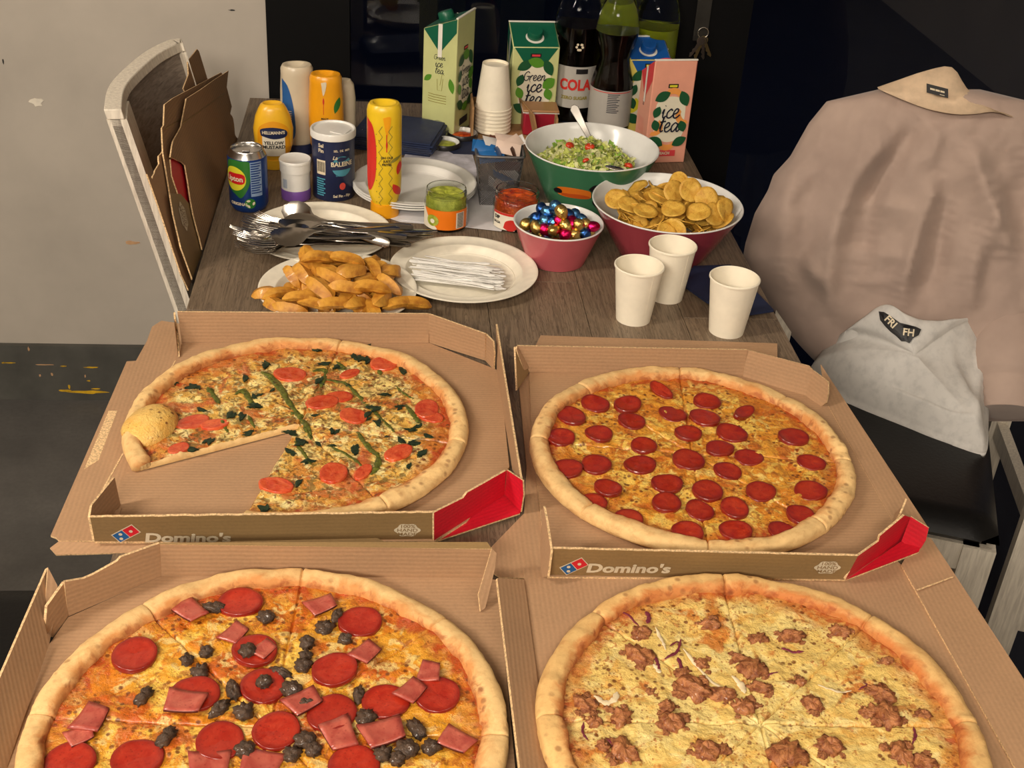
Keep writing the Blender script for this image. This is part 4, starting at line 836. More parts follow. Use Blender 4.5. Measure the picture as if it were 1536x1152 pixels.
def hamsq(seed):
    rn = random.Random(seed); N = 7; V = []; F = []; w, h = .0142, .0110
    for s_ in (0, 1):
        for j in range(N):
            for i in range(N):
                a, b = 2*i/(N-1)-1, 2*j/(N-1)-1; z = .0016+.0022*float(fbm(a*1.2+3, b*1.2, seed))+.0012*a*a; V.append((w*a*(1+.10*b*rn.choice((1,))), h*b*(1-.12*a), z-(.0022 if s_ else 0)))
    o_ = N*N
    for j in range(N-1):
        for i in range(N-1): a = j*N+i; F.append((a, a+1, a+N+1, a+N)); F.append((o_+a, o_+a+N, o_+a+N+1, o_+a+1))
    per = [i for i in range(N)]+[j*N+N-1 for j in range(1, N)]+[(N-1)*N+i for i in range(N-2, -1, -1)]+[j*N for j in range(N-2, 0, -1)]; fm = [0]*len(F)
    for i in range(len(per)): j = (i+1) % len(per); F.append((per[i], per[i]+o_, per[j]+o_, per[j])); fm.append(1 if i < N-1 else 0)
    o = mobj('ham_piece', V, F, [M['ham'], M['hamrind']], None, True, fm=fm); me = o.data; bpy.data.objects.remove(o); return me
hm = [hamsq(k) for k in range(5)]
for i, (x, y, rot, sc) in enumerate([(286, 919, -.8, 1.05), (352, 952, 1.0, .9), (278, 1057, -.15, 1.2), (137, 1079, 1.3, 1.1), (120, 1105, .5, .8), (482, 911, .5, 1.0), (549, 982, .9, .95), (644, 1010, 1.4, .9), (617, 1040, .9, .95), (575, 1102, .35, 1.3), (685, 1113, -.6, 1.05), (455, 1055, .6, 1.1), (509, 1103, -1.2, 1.2), (314, 1146, .1, 1.2), (392, 1144, -.2, 1.2), (396, 978, .9, .8)]):
    X0, Y0 = P3.px(x, y); P3.put('ham_piece', hm[i % 5], X0, Y0, rot, .0034, sc, sc, tilt=(r.uniform(-.05, .05), r.uniform(-.05, .05)))
bf = [toplump('beef_crumble', .0078*a, .0078*b, .006, M['beef'], 40+k, .50, 22, 14, 3.0) for k, (a, b) in enumerate([(1.5, .8), (1.1, 1), (.95, .9), (1.4, .75), (1.2, 1.1), (.9, .75)])]
for i, (x, y, k, rot) in enumerate([(320, 912, 0, -.1), (398, 925, 4, 0), (371, 982, 4, 1.3), (309, 978, 2, 0), (280, 990, 5, 1.3), (300, 1007, 1, .8), (217, 1045, 0, 1.1), (350, 1034, 3, -1.3), (329, 1064, 3, .9), (366, 1070, 1, .6), (251, 1106, 0, 1.1), (366, 1126, 4, .7), (505, 924, 3, 1.2), (487, 941, 1, 0), (460, 966, 2, .3), (455, 1000, 1, 0), (421, 1008, 3, -.5), (436, 1035, 4, 0), (396, 1026, 2, -.4), (538, 1041, 3, 1.5), (549, 1077, 1, -.2), (460, 1057, 5, 0), (456, 1112, 4, .5), (438, 1132, 1, 0), (624, 1095, 0, -1.1), (647, 1121, 1, -.5), (609, 1126, 4, 0), (575, 1132, 1, .4), (518, 960, 5, 0), (458, 985, 5, 1), (596, 1140, 2, 0), (470, 1125, 2, 0)]):
    X0, Y0 = P3.px(x, y); P3.put('beef_crumble', bf[k], X0, Y0, rot, .0022+(.003 if i in (2, 18) else 0), r.uniform(.9, 1.12))
# ---------------- pizza 4: pulled meat and onion
mc = cheese('pale_cheese', .207, [((224, 166, 74), 15, .52, .59, .75), ((238, 214, 136), 24, .49, .57, .85), ((206, 118, 42), 18, .57, .63, .85), ((242, 224, 156), 50, .55, .62, .6), ((184, 108, 44), 80, .59, .63, .7)], (232, 198, 112), seed=8, sauce=(170, 74, 30))
c4 = np.array([.347, .808]); P4 = Pizza('large pizza with pulled meat and red onion in the near right box', c4, .208, mc, M['dough2'], [angto(c4, 1079, 868)+k*.785 for k in range(8)], None, 14, .012)
q = NT('pulled_meat', (182, 116, 70), .5); w = q.noise(90, 5, .7, .8); q.set('Base Color', q.mix(q.mr(w, .36, .62), (196, 130, 78), (124, 60, 28))); q.bump(w, .9, .004); q.set('Coat Weight', .2); M['pulled'] = q.m
pl = [toplump('meat_chunk', .0105*a, .0105*b, .0062, M['pulled'], 70+k, .62, 26, 16, 3.4) for k, (a, b) in enumerate([(1.5, 1), (1.1, .9), (1, 1.3), (.8, .8), (1.4, 1.3)])]
for i, (x, y, sc) in enumerate([(959, 982, 1.2), (1065, 937, .9), (963, 950, .8), (1053, 995, .8), (1043, 1031, 1.2), (877, 1056, .95), (933, 1073, 1.1), (1008, 1084, 1.1), (1114, 1059, 1.2), (1128, 1003, .95), (1109, 986, .7), (935, 1126, 1.25), (1061, 1126, 1.1), (891, 1082, .8), (1138, 956, .7), (1188, 953, .95), (1260, 947, .9), (1220, 1055, .85), (1202, 1022, .7), (1324, 1040, .9), (1331, 1072, 1.1), (1352, 1130, 1.15), (1245, 1119, 1.0), (1299, 1069, .8), (1181, 1130, 1.2), (1385, 1140, .9), (1331, 990, .6), (1385, 1072, .6), (905, 1120, .8), (1085, 1040, .8), (1140, 1030, .8), (1310, 1065, .8), (1000, 1060, .7), (975, 1035, .55), (1025, 1005, .6)]):
    X0, Y0 = P4.px(x, y); o = P4.put('meat_chunk', pl[i % 5], X0, Y0, r.uniform(0, 6), -.0005, sc, sc*r.uniform(.8, 1.1))
    for k in range(3): a = r.uniform(0, 6); P4.put('meat_chunk', pl[(i+k) % 5], X0+.014*sc*math.cos(a), Y0+.012*sc*math.sin(a), r.uniform(0, 6), -.001, sc*r.uniform(.25, .5))
M['onion'] = plain('red_onion', (112, 44, 58), .35, var=.2); M['onionw'] = plain('pale_onion', (226, 206, 168), .35)
Z7 = lambda x, y: (740+x/3.5786, 830+y/3.5786); Z8 = lambda x, y: (1120+x/2.796, 740+y/2.796)
for k, (fn, ln, w, mt) in enumerate([(Z7, [(650, 300), (730, 335), (780, 390)], .0013, 'onion'), (Z7, [(920, 565), (985, 530), (1008, 455)], .0014, 'onion'), (Z7, [(945, 500), (990, 470), (1005, 480)], .001, 'onion'), (Z7, [(850, 535), (880, 575), (890, 640)], .0018, 'onion'), (Z7, [(860, 590), (885, 620), (892, 640)], .0022, 'onionw'), (Z7, [(990, 560), (1005, 590), (1012, 625)], .002, 'onion'), (Z7, [(485, 905), (480, 960), (505, 1005)], .0013, 'onion'), (Z7, [(1020, 510), (1130, 640), (1230, 730)], .0017, 'onionw'), (Z7, [(1280, 660), (1330, 700), (1350, 750)], .003, 'onionw'), (Z7, [(820, 310), (835, 345), (825, 380)], .0022, 'onion'), (Z7, [(540, 770), (600, 795), (650, 780), (665, 740)], .0028, 'onionw'), (Z7, [(610, 990), (640, 1030), (665, 1065)], .0012, 'onion'), (Z8, [(145, 648), (190, 662), (240, 660)], .0017, 'onion'), (Z8, [(700, 980), (708, 1015), (695, 1050)], .0014, 'onion'), (Z8, [(490, 790), (505, 800), (470, 820)], .0009, 'onion'), (Z7, [(1470, 655), (1500, 645), (1530, 640)], .001, 'onion'), (Z7, [(870, 400), (905, 470), (925, 520)], .0014, 'onionw'), (Z8, [(300, 800), (380, 830), (440, 825)], .0012, 'onionw')]):
    blob_line(P4, 'onion_strand', [fn(*p) for p in ln], w, M[mt], .003, k)
# ================================================================ things on the table
def gloss(name, c, rough=.3, **kw): return plain(name, c, rough, var=.03, scale=20, **kw)
M['plate'] = plain('cream_paper_plate', (236, 229, 210), .55, var=.03, scale=60, bump=.1)
M['cup'] = plain('cream_paper_cup', (242, 233, 212), .5, var=.02, scale=40)
M['white_plastic'] = gloss('white_plastic', (228, 226, 220), .3)
def plate(name, label, c, R, z, h=.017, mat='plate', cat='plate', tiltx=0):
    t = thing(name, label, cat, (c[0], c[1], z)); th = .0016
    up = [(0.0, .0), (R*.66, .0), (R*.70, .0006), (R*.77, h*.45), (R*.80, h*.62), (R*.83, h*.68), (R*.965, h*.93), (R*.985, h), (R, h*.97)]
    prof = [(r_, z_) for r_, z_ in up]+[(R*1.001, h*.93), (R*.985, h*.90)]+[(r_, z_+th) for r_, z_ in []]
    top = [(.0005, .0018), (R*.64, .0018), (R*.67, .0022), (R*.685, .0034), (R*.70, .003), (R*.76, h*.52), (R*.785, h*.74), (R*.80, h*.78), (R*.82, h*.74), (R*.96, h*.98), (R*.985, h*1.04), (R, h)]
    bot = [(R*1.0, h*.93), (R*.965, h*.86), (R*.82, h*.60), (R*.77, h*.40), (R*.70, 0), (.0005, 0)]
    MB().lathe(top+bot, 72, caps=(False, False)).obj('dish', M[mat], t, True); t.rotation_euler = (tiltx, 0, 0); return t
PLF, PLU, PLS, PLW = at(507, 432, TOP+.015)[:2], at(481, 347, TOP+.015)[:2], at(696, 403, TOP+.015)[:2], at(622, 270, TOP+.03)[:2]
plate('paper_plate', 'white paper plate under the potato wedges', PLF, .117, TOP); plate('paper_plate', 'white paper plate under the metal cutlery', PLU, .115, TOP)
plate('paper_plate', 'paper plate under the white plastic stirrers', PLS, .115, TOP)
for k in range(3): plate('white_plate', ['lowest', 'middle', 'topmost'][k]+' glossy white plate of the stack behind the guacamole jar', PLW, .108, TOP+.003+.0042*k, .018, 'white_plastic')['group'] = 'stack of white plates'
# papers
M['paper'] = plain('printer_paper', (214, 212, 214), .7, var=.03); M['marble'] = plain('grey_marbled_leaflet', (178, 176, 186), .6, var=.2, scale=25)
M['navy_card'] = plain('navy_card', (26, 36, 66), .6); M['navy_nap'] = plain('navy_paper_napkin', (36, 48, 82), .85, var=.12, scale=60)
def sheetpx(name, label, cat, pts, mat, z=TOP, th=.0008):
    P = [at(x, y, z+th) for x, y in pts]; c = sum(P)/len(P); c[2] = z; t = thing(name, label, cat, c); o = panel('sheet', [p-c for p in P], 'card_in', t, th); o.data.materials[0] = o.data.materials[1] = o.data.materials[2] = M[mat]
    if o.data.polygons[0].normal.z < 0: o.data.flip_normals()
    return t, c
sheetpx('paper_sheet', 'white printed paper sheet under the plate stack and mesh basket', 'paper', [(556, 318), (560, 288), (705, 270), (800, 300), (762, 345), (600, 333)], 'paper')
t, c = sheetpx('leaflet', 'grey marbled leaflet lying behind the white plates', 'leaflet', [(600, 250), (612, 222), (705, 218), (716, 258), (712, 285), (640, 270)], 'marble', TOP+.001)
t, c = sheetpx('dark_card', 'dark navy card with white lettering beside the open jar lids', 'card', [(655, 216), (700, 205), (716, 205), (716, 232), (680, 231)], 'navy_card', TOP+.002)
decal('card_lettering', text2d('MEAT\nROYALTY', .009, .0003), M['white_print'], t, flatmap(at(700, 222, TOP+.0028)-c, (1, .1, 0), (-.1, 1, 0)), .0004)
t, c = sheetpx('paper_sheet', 'narrow printed white paper strip at the foot of the orange labelled jar', 'paper', [(600, 330), (604, 318), (760, 335), (752, 347)], 'paper', TOP+.001)
decal('fine_print', merge(*[rect2d(-.04, .004*k, .04-.01*(k % 2), .004*k+.0012) for k in range(3)]), M['black'], t, flatmap(at(640, 330, TOP+.0018)-c, (1, 0, 0), (0, 1, 0)), .0003)
# napkin pack
t = thing('napkin_pack', 'navy blue folded napkins in clear wrap beside the tall green carton', 'napkins', (.02, 2.33, TOP)); r = random.Random(4)
for k in range(7): MB().box((-.085+r.uniform(-.003, .003), -.07, .004*k), (.075+r.uniform(-.004, .004), .07+r.uniform(-.003, .003), .004*k+.0036)).obj('napkin', M['navy_nap'], t, bevel=.0015)
q = NT('clear_wrap', (240, 240, 240), .12); q.set('Transmission Weight', .95); q.set('IOR', 1.15); q.set('Alpha', .35); M['wrap'] = q.m
N = 26; V = [(-.088+.172*i/N, -.074+.15*j/N, .031+.004*float(fbm(i*.5, j*.5, 3))*2-.02*max(0, abs(2*i/N-1)**10)-.02*max(0, abs(2*j/N-1)**10)) for j in range(N+1) for i in range(N+1)]
mobj('clear_wrap', V, [(j*(N+1)+i, j*(N+1)+i+1, (j+1)*(N+1)+i+1, (j+1)*(N+1)+i) for j in range(N) for i in range(N)], M['wrap'], t, True); t.rotation_euler = (0, 0, -.25)
# ---------------- paper cups
def cupmesh(h=.088, rt=.0355, rb=.0255):
    return MB().lathe([(.0005, .006), (rb-.0010, .006), (rt-.0012, h-.002), (rt+.0010, h-.0022), (rt+.0018, h-.0008), (rt+.0012, h+.0006), (rt-.0002, h+.0008), (rt-.0007, h-.001)][:2]+[(rt-.0014, h-.003), (rt-.0012, h+.0004), (rt, h+.0012), (rt+.0014, h+.0002), (rt+.0014, h-.0018), (rt-.0002, h-.0028), (rb, 0), (rb-.001, 0), (rb-.0012, .005), (.0005, .005)], 56, caps=(False, False))
cm0 = cupmesh().obj('cup_body', M['cup'], None, True).data; bpy.data.objects.remove(bpy.data.objects['cup_body'])
def cup(label, x, y, z=TOP, flip=False, rz=0, group=None, seam=True):
    t = thing('paper_cup', label, 'cup', (x, y, z+(.088 if flip else 0)), rz, group, rx=pi if flip else 0); link(cm0, 'cup_body', t)
    if seam: MB().add([(.0257, -.0008, .001), (.0257, .0012, .001), (.0356, .0016, .085), (.0356, -.001, .085), (.0250, -.0008, .001), (.0250, .0012, .001), (.0348, .0016, .085), (.0348, -.001, .085)], [(0, 1, 2, 3), (7, 6, 5, 4), (0, 4, 5, 1), (1, 5, 6, 2), (2, 6, 7, 3), (3, 7, 4, 0)]).obj('side_seam', M['cup'], t)
    return t
cup('front left paper cup of the three standing beyond the pepperoni pizza', .361, 1.625, rz=-1.1); cup('rear middle paper cup of the three, in front of the chip bowl', .424, 1.697, rz=-1.0); cup('paper cup standing alone at the right edge of the table', .495, 1.592, rz=-.4)
# stack of upturned cups
for k in range(7):
    t = cup(['lowest', 'second lowest', 'third lowest', 'middle', 'third highest', 'second highest', 'topmost fully visible'][k]+' upturned paper cup in the tall nested stack', .2, 2.40, TOP+.0075*k+.006, True, rz=.6*k, group='stack of upturned paper cups', seam=(k == 6))
t.scale = (1, 1, 1.0)
# ---------------- bowls
def bowl(label, c, h, rb, rt, mout, rz=0, tilt=(0, 0), cat='bowl', flange=.0022):
    t = thing('bowl', label, cat, (c[0], c[1], TOP), rz)
    k = [(rb-.006+(rt-rb)*(i/8)**.92*1.0, .004+(h-.004)*(i/8)) for i in range(9)]
    o = MB().lathe([(rb-.004, 0), (rb, .001)]+[(rb+(rt-rb)*(i/8), .001+(h-.0016)*(i/8)) for i in range(1, 9)], 80, caps=(True, False)).obj('outer_shell', M[mout], t, True)
    MB().lathe([(rt, h-.0006), (rt+.0006, h+.0006), (rt-.0004, h+.0018), (rt-.0022, h+.0014)]+[(rb-.0026+(rt-rb)*(i/8)**1.0, .004+(h-.003)*(i/8)) for i in range(8, -1, -1)]+[(.0005, .0035)], 80, caps=(False, False)).obj('white_inside', M['white_gloss'], t, True)
    return t
M['white_gloss'] = gloss('white_melamine', (226, 226, 222), .18); M['rose'] = gloss('dusty_rose_melamine', (184, 88, 96), .2); M['rose2'] = gloss('deep_rose_melamine', (150, 58, 70), .2); M['green_mel'] = gloss('green_melamine', (62, 118, 84), .2)
CND, SAL, CHP = at(838, 333, TOP+.066)[:2], at(888, 222, TOP+.105)[:2], at(1002, 300, TOP+.092)[:2]
print('BOWLS', CND, SAL, CHP)
bowl('small rose bowl filled with foil wrapped chocolate eggs', CND, .066, .047, .0715, 'rose'); 
bs = bowl('green bowl with a toucan beak print holding the salad', SAL, .108, .068, .116, 'green_mel'); bowl('large dark rose bowl filled with round tortilla chips', CHP, .088, .072, .122, 'rose2')
# beak print on the green bowl
srad = lambda z: .068+(.048)*(z-.001)/.1064; fc = math.atan2(-SAL[1], -SAL[0]); fm_ = cylmap(srad, fc-.17, .055)
def smooth2d(pts, n=5): return poly2d([tuple(p) for p in crom(pts+[pts[0]], n)[:-1]])
M['beak'] = gloss('orange_beak_print', (226, 120, 36), .25); M['beak2'] = gloss('dark_orange_beak_print', (196, 84, 28), .25)
decal('beak', smooth2d([(-.043, -.003), (-.036, .007), (-.010, .012), (.018, .010), (.022, .002), (.018, -.007), (-.010, -.010), (-.034, -.010)]), M['beak'], bs, fm_, .0006)
decal('beak_tip', smooth2d([(-.047, -.002), (-.040, .004), (-.031, .003), (-.029, -.002), (-.033, -.006), (-.044, -.007)]), M['black'], bs, fm_, .0010)
decal('beak_line', smooth2d([(-.030, -.004), (.0, .0), (.018, -.002), (.018, -.006), (.0, -.009), (-.028, -.009)]), M['beak2'], bs, fm_, .0009)
decal('toucan_head', smooth2d([(.018, .014), (.030, .024), (.055, .022), (.062, 0), (.055, -.024), (.036, -.030), (.024, -.016), (.028, 0)]), M['black'], bs, fm_, .0008)
decal('toucan_face', smooth2d([(.034, -.012), (.046, .002), (.056, -.010), (.050, -.026), (.038, -.026)]), M['white_gloss'], bs, fm_, .0011)
# chips
q = NT('tortilla_chip', (224, 170, 58), .55); v = q.obj(); cur = q.mix(q.mr(q.noise(70, 4), .35, .68), (224, 182, 78), (194, 140, 44)); cur = q.mix(q.math('MULTIPLY', q.mr(q.voro(210), .26, .1), .5), cur, (150, 92, 24))
q.set('Base Color', cur); q.bump(q.noise(220, 4), .5, .002); M['chip_m'] = q.m
def chipmesh(seed):
    rn = random.Random(seed); V = []; F = []; n = 20; R = .0195; fx, fy = rn.uniform(-9, 9), rn.uniform(4, 12)
    for s_ in (0, 1):
        for j, q_ in enumerate((0, .4, .75, 1)):
            for k in range(n):
                a = 2*pi*k/n; rr_ = R*q_*(1+.05*float(fbm(math.cos(a)*2, math.sin(a)*2, seed))*2); x, y = rr_*math.cos(a), rr_*math.sin(a)
                V.append((x, y, fx*x*x+fy*y*y+.0016*float(fbm(x*120, y*120, seed))*2-s_*.0014))
    for s_ in (0, 1):
        for j in range(3):
            for k in range(n): k2 = (k+1) % n; o_ = s_*4*n; f = (o_+j*n+k, o_+(j+1)*n+k, o_+(j+1)*n+k2, o_+j*n+k2); F.append(f if s_ == 0 else f[::-1])
    for k in range(n): k2 = (k+1) % n; F.append((3*n+k, 7*n+k, 7*n+k2, 3*n+k2))
    o = mobj('m', V, F, M['chip_m'], None, True); me = o.data; bpy.data.objects.remove(o); return me
cmz = [chipmesh(k) for k in range(6)]; r = random.Random(12)
def one(name, me, label, cat, group, loc_, rot, sc=1):
    o = link(me, name); o.location = tuple(map(float, loc_)); o.rotation_euler = rot; o.scale = (sc, sc, sc) if not isinstance(sc, tuple) else sc; return tag(o, label, cat, group)
CL = 'round yellow tortilla chip heaped in the large dark rose bowl'
for i in range(135):
    a = r.uniform(0, 2*pi); R_ = .092*math.sqrt(r.random()); lay = i/135
    hz = .050+.042*lay-.012*(R_/.092)**2+(.010 if (math.cos(a)*R_ > .02) else 0)*lay; R_ = min(R_, .072+.050*hz/.09-(.030 if hz < .075 else .019)); one('tortilla_chip', cmz[i % 6], CL, 'chip', 'tortilla chips in the bowl', (CHP[0]+R_*math.cos(a), CHP[1]+R_*math.sin(a), TOP+hz), (r.gauss(0, .55), r.gauss(0, .55), r.uniform(0, 6)), r.uniform(.8, 1.12))
for px, py, z, rx, ry in [(1012, 288, .862, 1.0, .2), (1035, 285, .870, 1.05, -.1), (1060, 298, .86, .9, .3), (1088, 315, .848, .9, .9), (925, 300, .842, .5, -.3), (945, 308, .846, .35, .2), (990, 295, .852, .3, .3), (1048, 318, .852, .4, -.3), (1070, 322, .844, .8, .3), (968, 318, .845, .2, .1), (1010, 314, .852, .3, -.2)]:
    one('tortilla_chip', cmz[r.randrange(6)], CL, 'chip', 'tortilla chips in the bowl', at(px, py, z), (rx, ry, r.uniform(-.3, .3)), 1.0)
# chocolate eggs
def foil(name, c):
    q = NT(name, c, .18, 1.); q.bump(q.noise(160, 3, .7, 1.5), .5, .002); return q.m
FO = {'blue': foil('blue_foil', (92, 150, 205)), 'gold': foil('gold_foil', (224, 190, 110)), 'pink': foil('pink_foil', (214, 30, 96)), 'deep blue': foil('deep_blue_foil', (52, 92, 160))}
def egg(mat):
    V = []; F = []; nu, nv = 18, 12
    for j in range(nv+1):
        t = pi*j/nv
        for i in range(nu): a = 2*pi*i/nu; z = math.cos(t); rr_ = math.sin(t)*(1-.12*z)*.0098*(1+.05*float(fbm(math.cos(a)*2+z*3, math.sin(a)*2, 3))*2); V.append((rr_*math.cos(a), rr_*math.sin(a), z*.0125))
    for j in range(nv):
        for i in range(nu): i2 = (i+1) % nu; F.append((j*nu+i, (j+1)*nu+i, (j+1)*nu+i2, j*nu+i2))
    o = mobj('m', V, F, mat, None, True); me = o.data; bpy.data.objects.remove(o); return me
EG = {k: egg(m) for k, m in FO.items()}
top = [(834, 309, .858, 'blue'), (842, 318, .853, 'gold'), (812, 312, .838, 'deep blue'), (822, 318, .842, 'blue'), (818, 333, .830, 'blue'), (806, 328, .828, 'deep blue'), (804, 340, .826, 'gold'), (790, 336, .822, 'gold'), (832, 334, .832, 'blue'), (841, 330, .838, 'pink'), (852, 322, .836, 'deep blue'), (848, 338, .834, 'gold'), (862, 321, .832, 'blue'), (858, 334, .834, 'pink'), (868, 338, .832, 'gold'), (872, 329, .828, 'blue'), (877, 338, .828, 'gold'), (890, 340, .828, 'pink'), (818, 345, .822, 'pink'), (830, 345, .828, 'gold'), (848, 350, .822, 'pink'), (862, 350, .820, 'gold'), (878, 350, .818, 'deep blue'), (838, 322, .836, 'gold'), (856, 328, .828, 'blue'), (884, 347, .818, 'gold'), (800, 331, .820, 'blue')]
def eggput(x, y, z, kind): one('chocolate_egg', EG[kind], kind+' foil wrapped chocolate egg in the small rose bowl', 'chocolate egg', kind+' foil chocolate eggs', (x, y, z), (r.uniform(0, 3), r.uniform(0, 3), r.uniform(0, 3)), r.uniform(.92, 1.05))
for px, py, z, k in top:
    p = at(px, py, z-.008); d_ = math.hypot(p[0]-CND[0], p[1]-CND[1]); m_ = .047+.0245*(p[2]-TOP)/.066-.013; m_ = m_ if p[2]-TOP < .066 else 9
    s_ = min(1, m_/d_); eggput(CND[0]+(p[0]-CND[0])*s_, CND[1]+(p[1]-CND[1])*s_, p[2], k)
for i in range(26):
    a = i*2.4; R_ = (.036+.008*(i//13))*math.sqrt((i % 13+.5)/13); eggput(CND[0]+R_*math.cos(a), CND[1]+R_*math.sin(a), TOP+.020+.022*(i//13), ['blue', 'gold', 'pink', 'gold'][i % 4])
# salad
M['lettuce'] = plain('shredded_lettuce', (176, 184, 92), .45, var=.28, scale=60, bump=.3); M['lettuce2'] = plain('pale_lettuce', (206, 206, 150), .4, var=.12, scale=60); M['lettuce3'] = plain('green_lettuce', (120, 156, 56), .45, var=.25, scale=60)
b = MB(); r = random.Random(6)
def srf(x, y): d = math.hypot(x, y); return .078+.024*math.exp(-((x+.01)/.05)**2-((y-.02)/.06)**2)+.008*float(fbm(x*40+9, y*40+9, 2))*2-.010*(d/.1)**2
for i in range(1500):
    a = r.uniform(0, 2*pi); R_ = .086*math.sqrt(r.random()); x, y = R_*math.cos(a)-.016, R_*.95*math.sin(a)-.004; z = srf(x, y)+r.uniform(-.004, .006); dd_ = math.hypot(x, y); mx_ = .062+.048*z/.107-.010
    if dd_ > mx_: x, y = x*mx_/dd_, y*mx_/dd_
    L = r.uniform(.005, .012); w = r.uniform(.0025, .006); Mx = Matrix.Translation((x, y, z)) @ Matrix.Rotation(r.uniform(0, 6), 4, 'Z') @ Matrix.Rotation(r.uniform(-.9, .9), 4, 'Y') @ Matrix.Rotation(r.uniform(-.9, .9), 4, 'X'); V = []
    for k in range(4):
        for s_ in (-1, 0, 1): V.append(Mx@Vector((L*(k/3-.5)*2, w*s_*(1+.4*math.sin(k*2+i)), .0035*math.sin(k*1.5+i)*(.6+.4*abs(s_))+r.uniform(-.001, .001))))
    b.add(V, [(k*3+s_, k*3+3+s_, k*3+4+s_, k*3+1+s_) for k in range(3) for s_ in (0, 1)], r.choice((0, 0, 1, 1, 2)))
o = b.obj('chopped_lettuce', [M['lettuce'], M['lettuce2'], M['lettuce3']], None, True); o.location = (SAL[0], SAL[1], TOP); tag(o, 'chopped pale green lettuce filling the green bowl', 'salad', kind='stuff')
M['tom2'] = plain('fresh_tomato', (196, 60, 30), .25, var=.15, scale=80); tme = toplump('t', .010, .0075, .006, M['tom2'], 5, .1, 16, 10, 1)
for i, (px, py, lb) in enumerate([(883, 231, 'tomato piece beside the spoon in the salad'), (854, 226, 'tomato piece left of the spoon in the salad'), (943, 242, 'tomato piece at the right end of the salad'), (878, 244, 'small tomato piece at the salad front'), (948, 248, 'tomato piece nearest the chip bowl in the salad')]):
    p = at(px, py, .842); one('tomato_piece', tme, 'red '+lb, 'tomato', 'tomato pieces in the salad', (p[0], p[1], TOP+srf(p[0]-SAL[0], p[1]-SAL[1])+.008), (.3, .2*i, i), 1 if i < 3 else .7)
# serving spoon in the salad
M['spoonsteel'] = plain('brushed_steel', (128, 124, 118), .36, 1, var=.05)
t = thing('serving_spoon', 'steel serving spoon standing in the salad bowl', 'spoon', at(889, 216, .845))
s0 = at(889, 216, .845); e0 = aty(859, 158, s0[1]+.03); dv = e0-s0
b = MB(); ax = Vector(dv).normalized(); px_ = ax.cross(Vector((0, 1, 0))).normalized(); pz_ = ax.cross(px_); V = []; F = []
for i in range(13):
    t_ = i/12; w = .0040+.0045*t_**1.5 if t_ < .95 else .0072; w = w if i < 12 else .003
    for s1, s2 in ((-1, -1), (1, -1), (1, 1), (-1, 1)): V.append(Vector(dv)*t_+px_*w*s1+pz_*.0013*s2+pz_*.003*math.sin(pi*t_))
for i in range(12):
    for k in range(4): k2 = (k+1) % 4; F.append((i*4+k, i*4+k2, i*4+4+k2, i*4+4+k))
F += [(0, 3, 2, 1), (48, 49, 50, 51)]; b.add(V, F).obj('handle', M['spoonsteel'], t, bevel=.0008)
bo = toplump('spoonbowl', .030, .020, .006, M['steel'], 2, .0, 20, 10); o = link(bo, 'bowl_of_spoon', t); o.location = tuple(Vector(dv)*-.22); o.rotation_euler = (0, .9, -.3)
one('serving_spoon_edge', toplump('se', .017, .006, .002, M['steel'], 2, .0, 16, 8), 'dark steel spoon tip resting on the salad bowl front rim', 'spoon', None, at(922, 252, .856), (.2, .1, -.2))
# ---------------- potato wedges
q = NT('potato_wedge', (214, 140, 44), .5); v = q.obj(); cur = q.mix(q.mr(q.noise(60, 4, .6), .35, .68), (216, 158, 58), (176, 112, 32)); cur = q.mix(q.math('MULTIPLY', q.mr(q.noise(30, 4, .6), .56, .72), .7), cur, (136, 78, 24)); q.set('Base Color', cur); q.bump(q.noise(120, 4), .5, .002); q.set('Coat Weight', .15); M['wedge'] = q.m
def wedgemesh(seed, L=.030):
    rn = random.Random(seed); V = []; F = []; n = 11; cv = rn.uniform(.002, .007)
    for i in range(n+1):
        t = 2*i/n-1; w = max(.03, 1-abs(t)**3.2)**.6; W, H_ = .0125*w*(1+.08*rn.uniform(-1, 1)), .0105*w
        sec = [(-W, 0), (-W*.75, -H_*.45), (0, -H_*.75), (W*.75, -H_*.45), (W, 0), (W*.45, H_*.45), (0, H_*.95), (-W*.45, H_*.45)]
        for y, z in sec: V.append((L*t, y+rn.uniform(-.0003, .0003), z-cv*t*t+rn.uniform(-.0003, .0003)))
    for i in range(n):
        for k in range(8): k2 = (k+1) % 8; F.append((i*8+k, i*8+k2, i*8+8+k2, i*8+8+k))
    F += [tuple(range(8))[::-1], tuple(range(n*8, n*8+8))]
    o = mobj('m', V, [f[::-1] for f in F], M['wedge'], None, True); me = o.data; me.flip_normals(); me.set_sharp_from_angle(angle=.6); bpy.data.objects.remove(o); return me
wm = [wedgemesh(k, .019+.0022*k) for k in range(6)]; r = random.Random(21)
WL = 'golden brown potato wedge heaped on the paper plate behind the far left pizza'
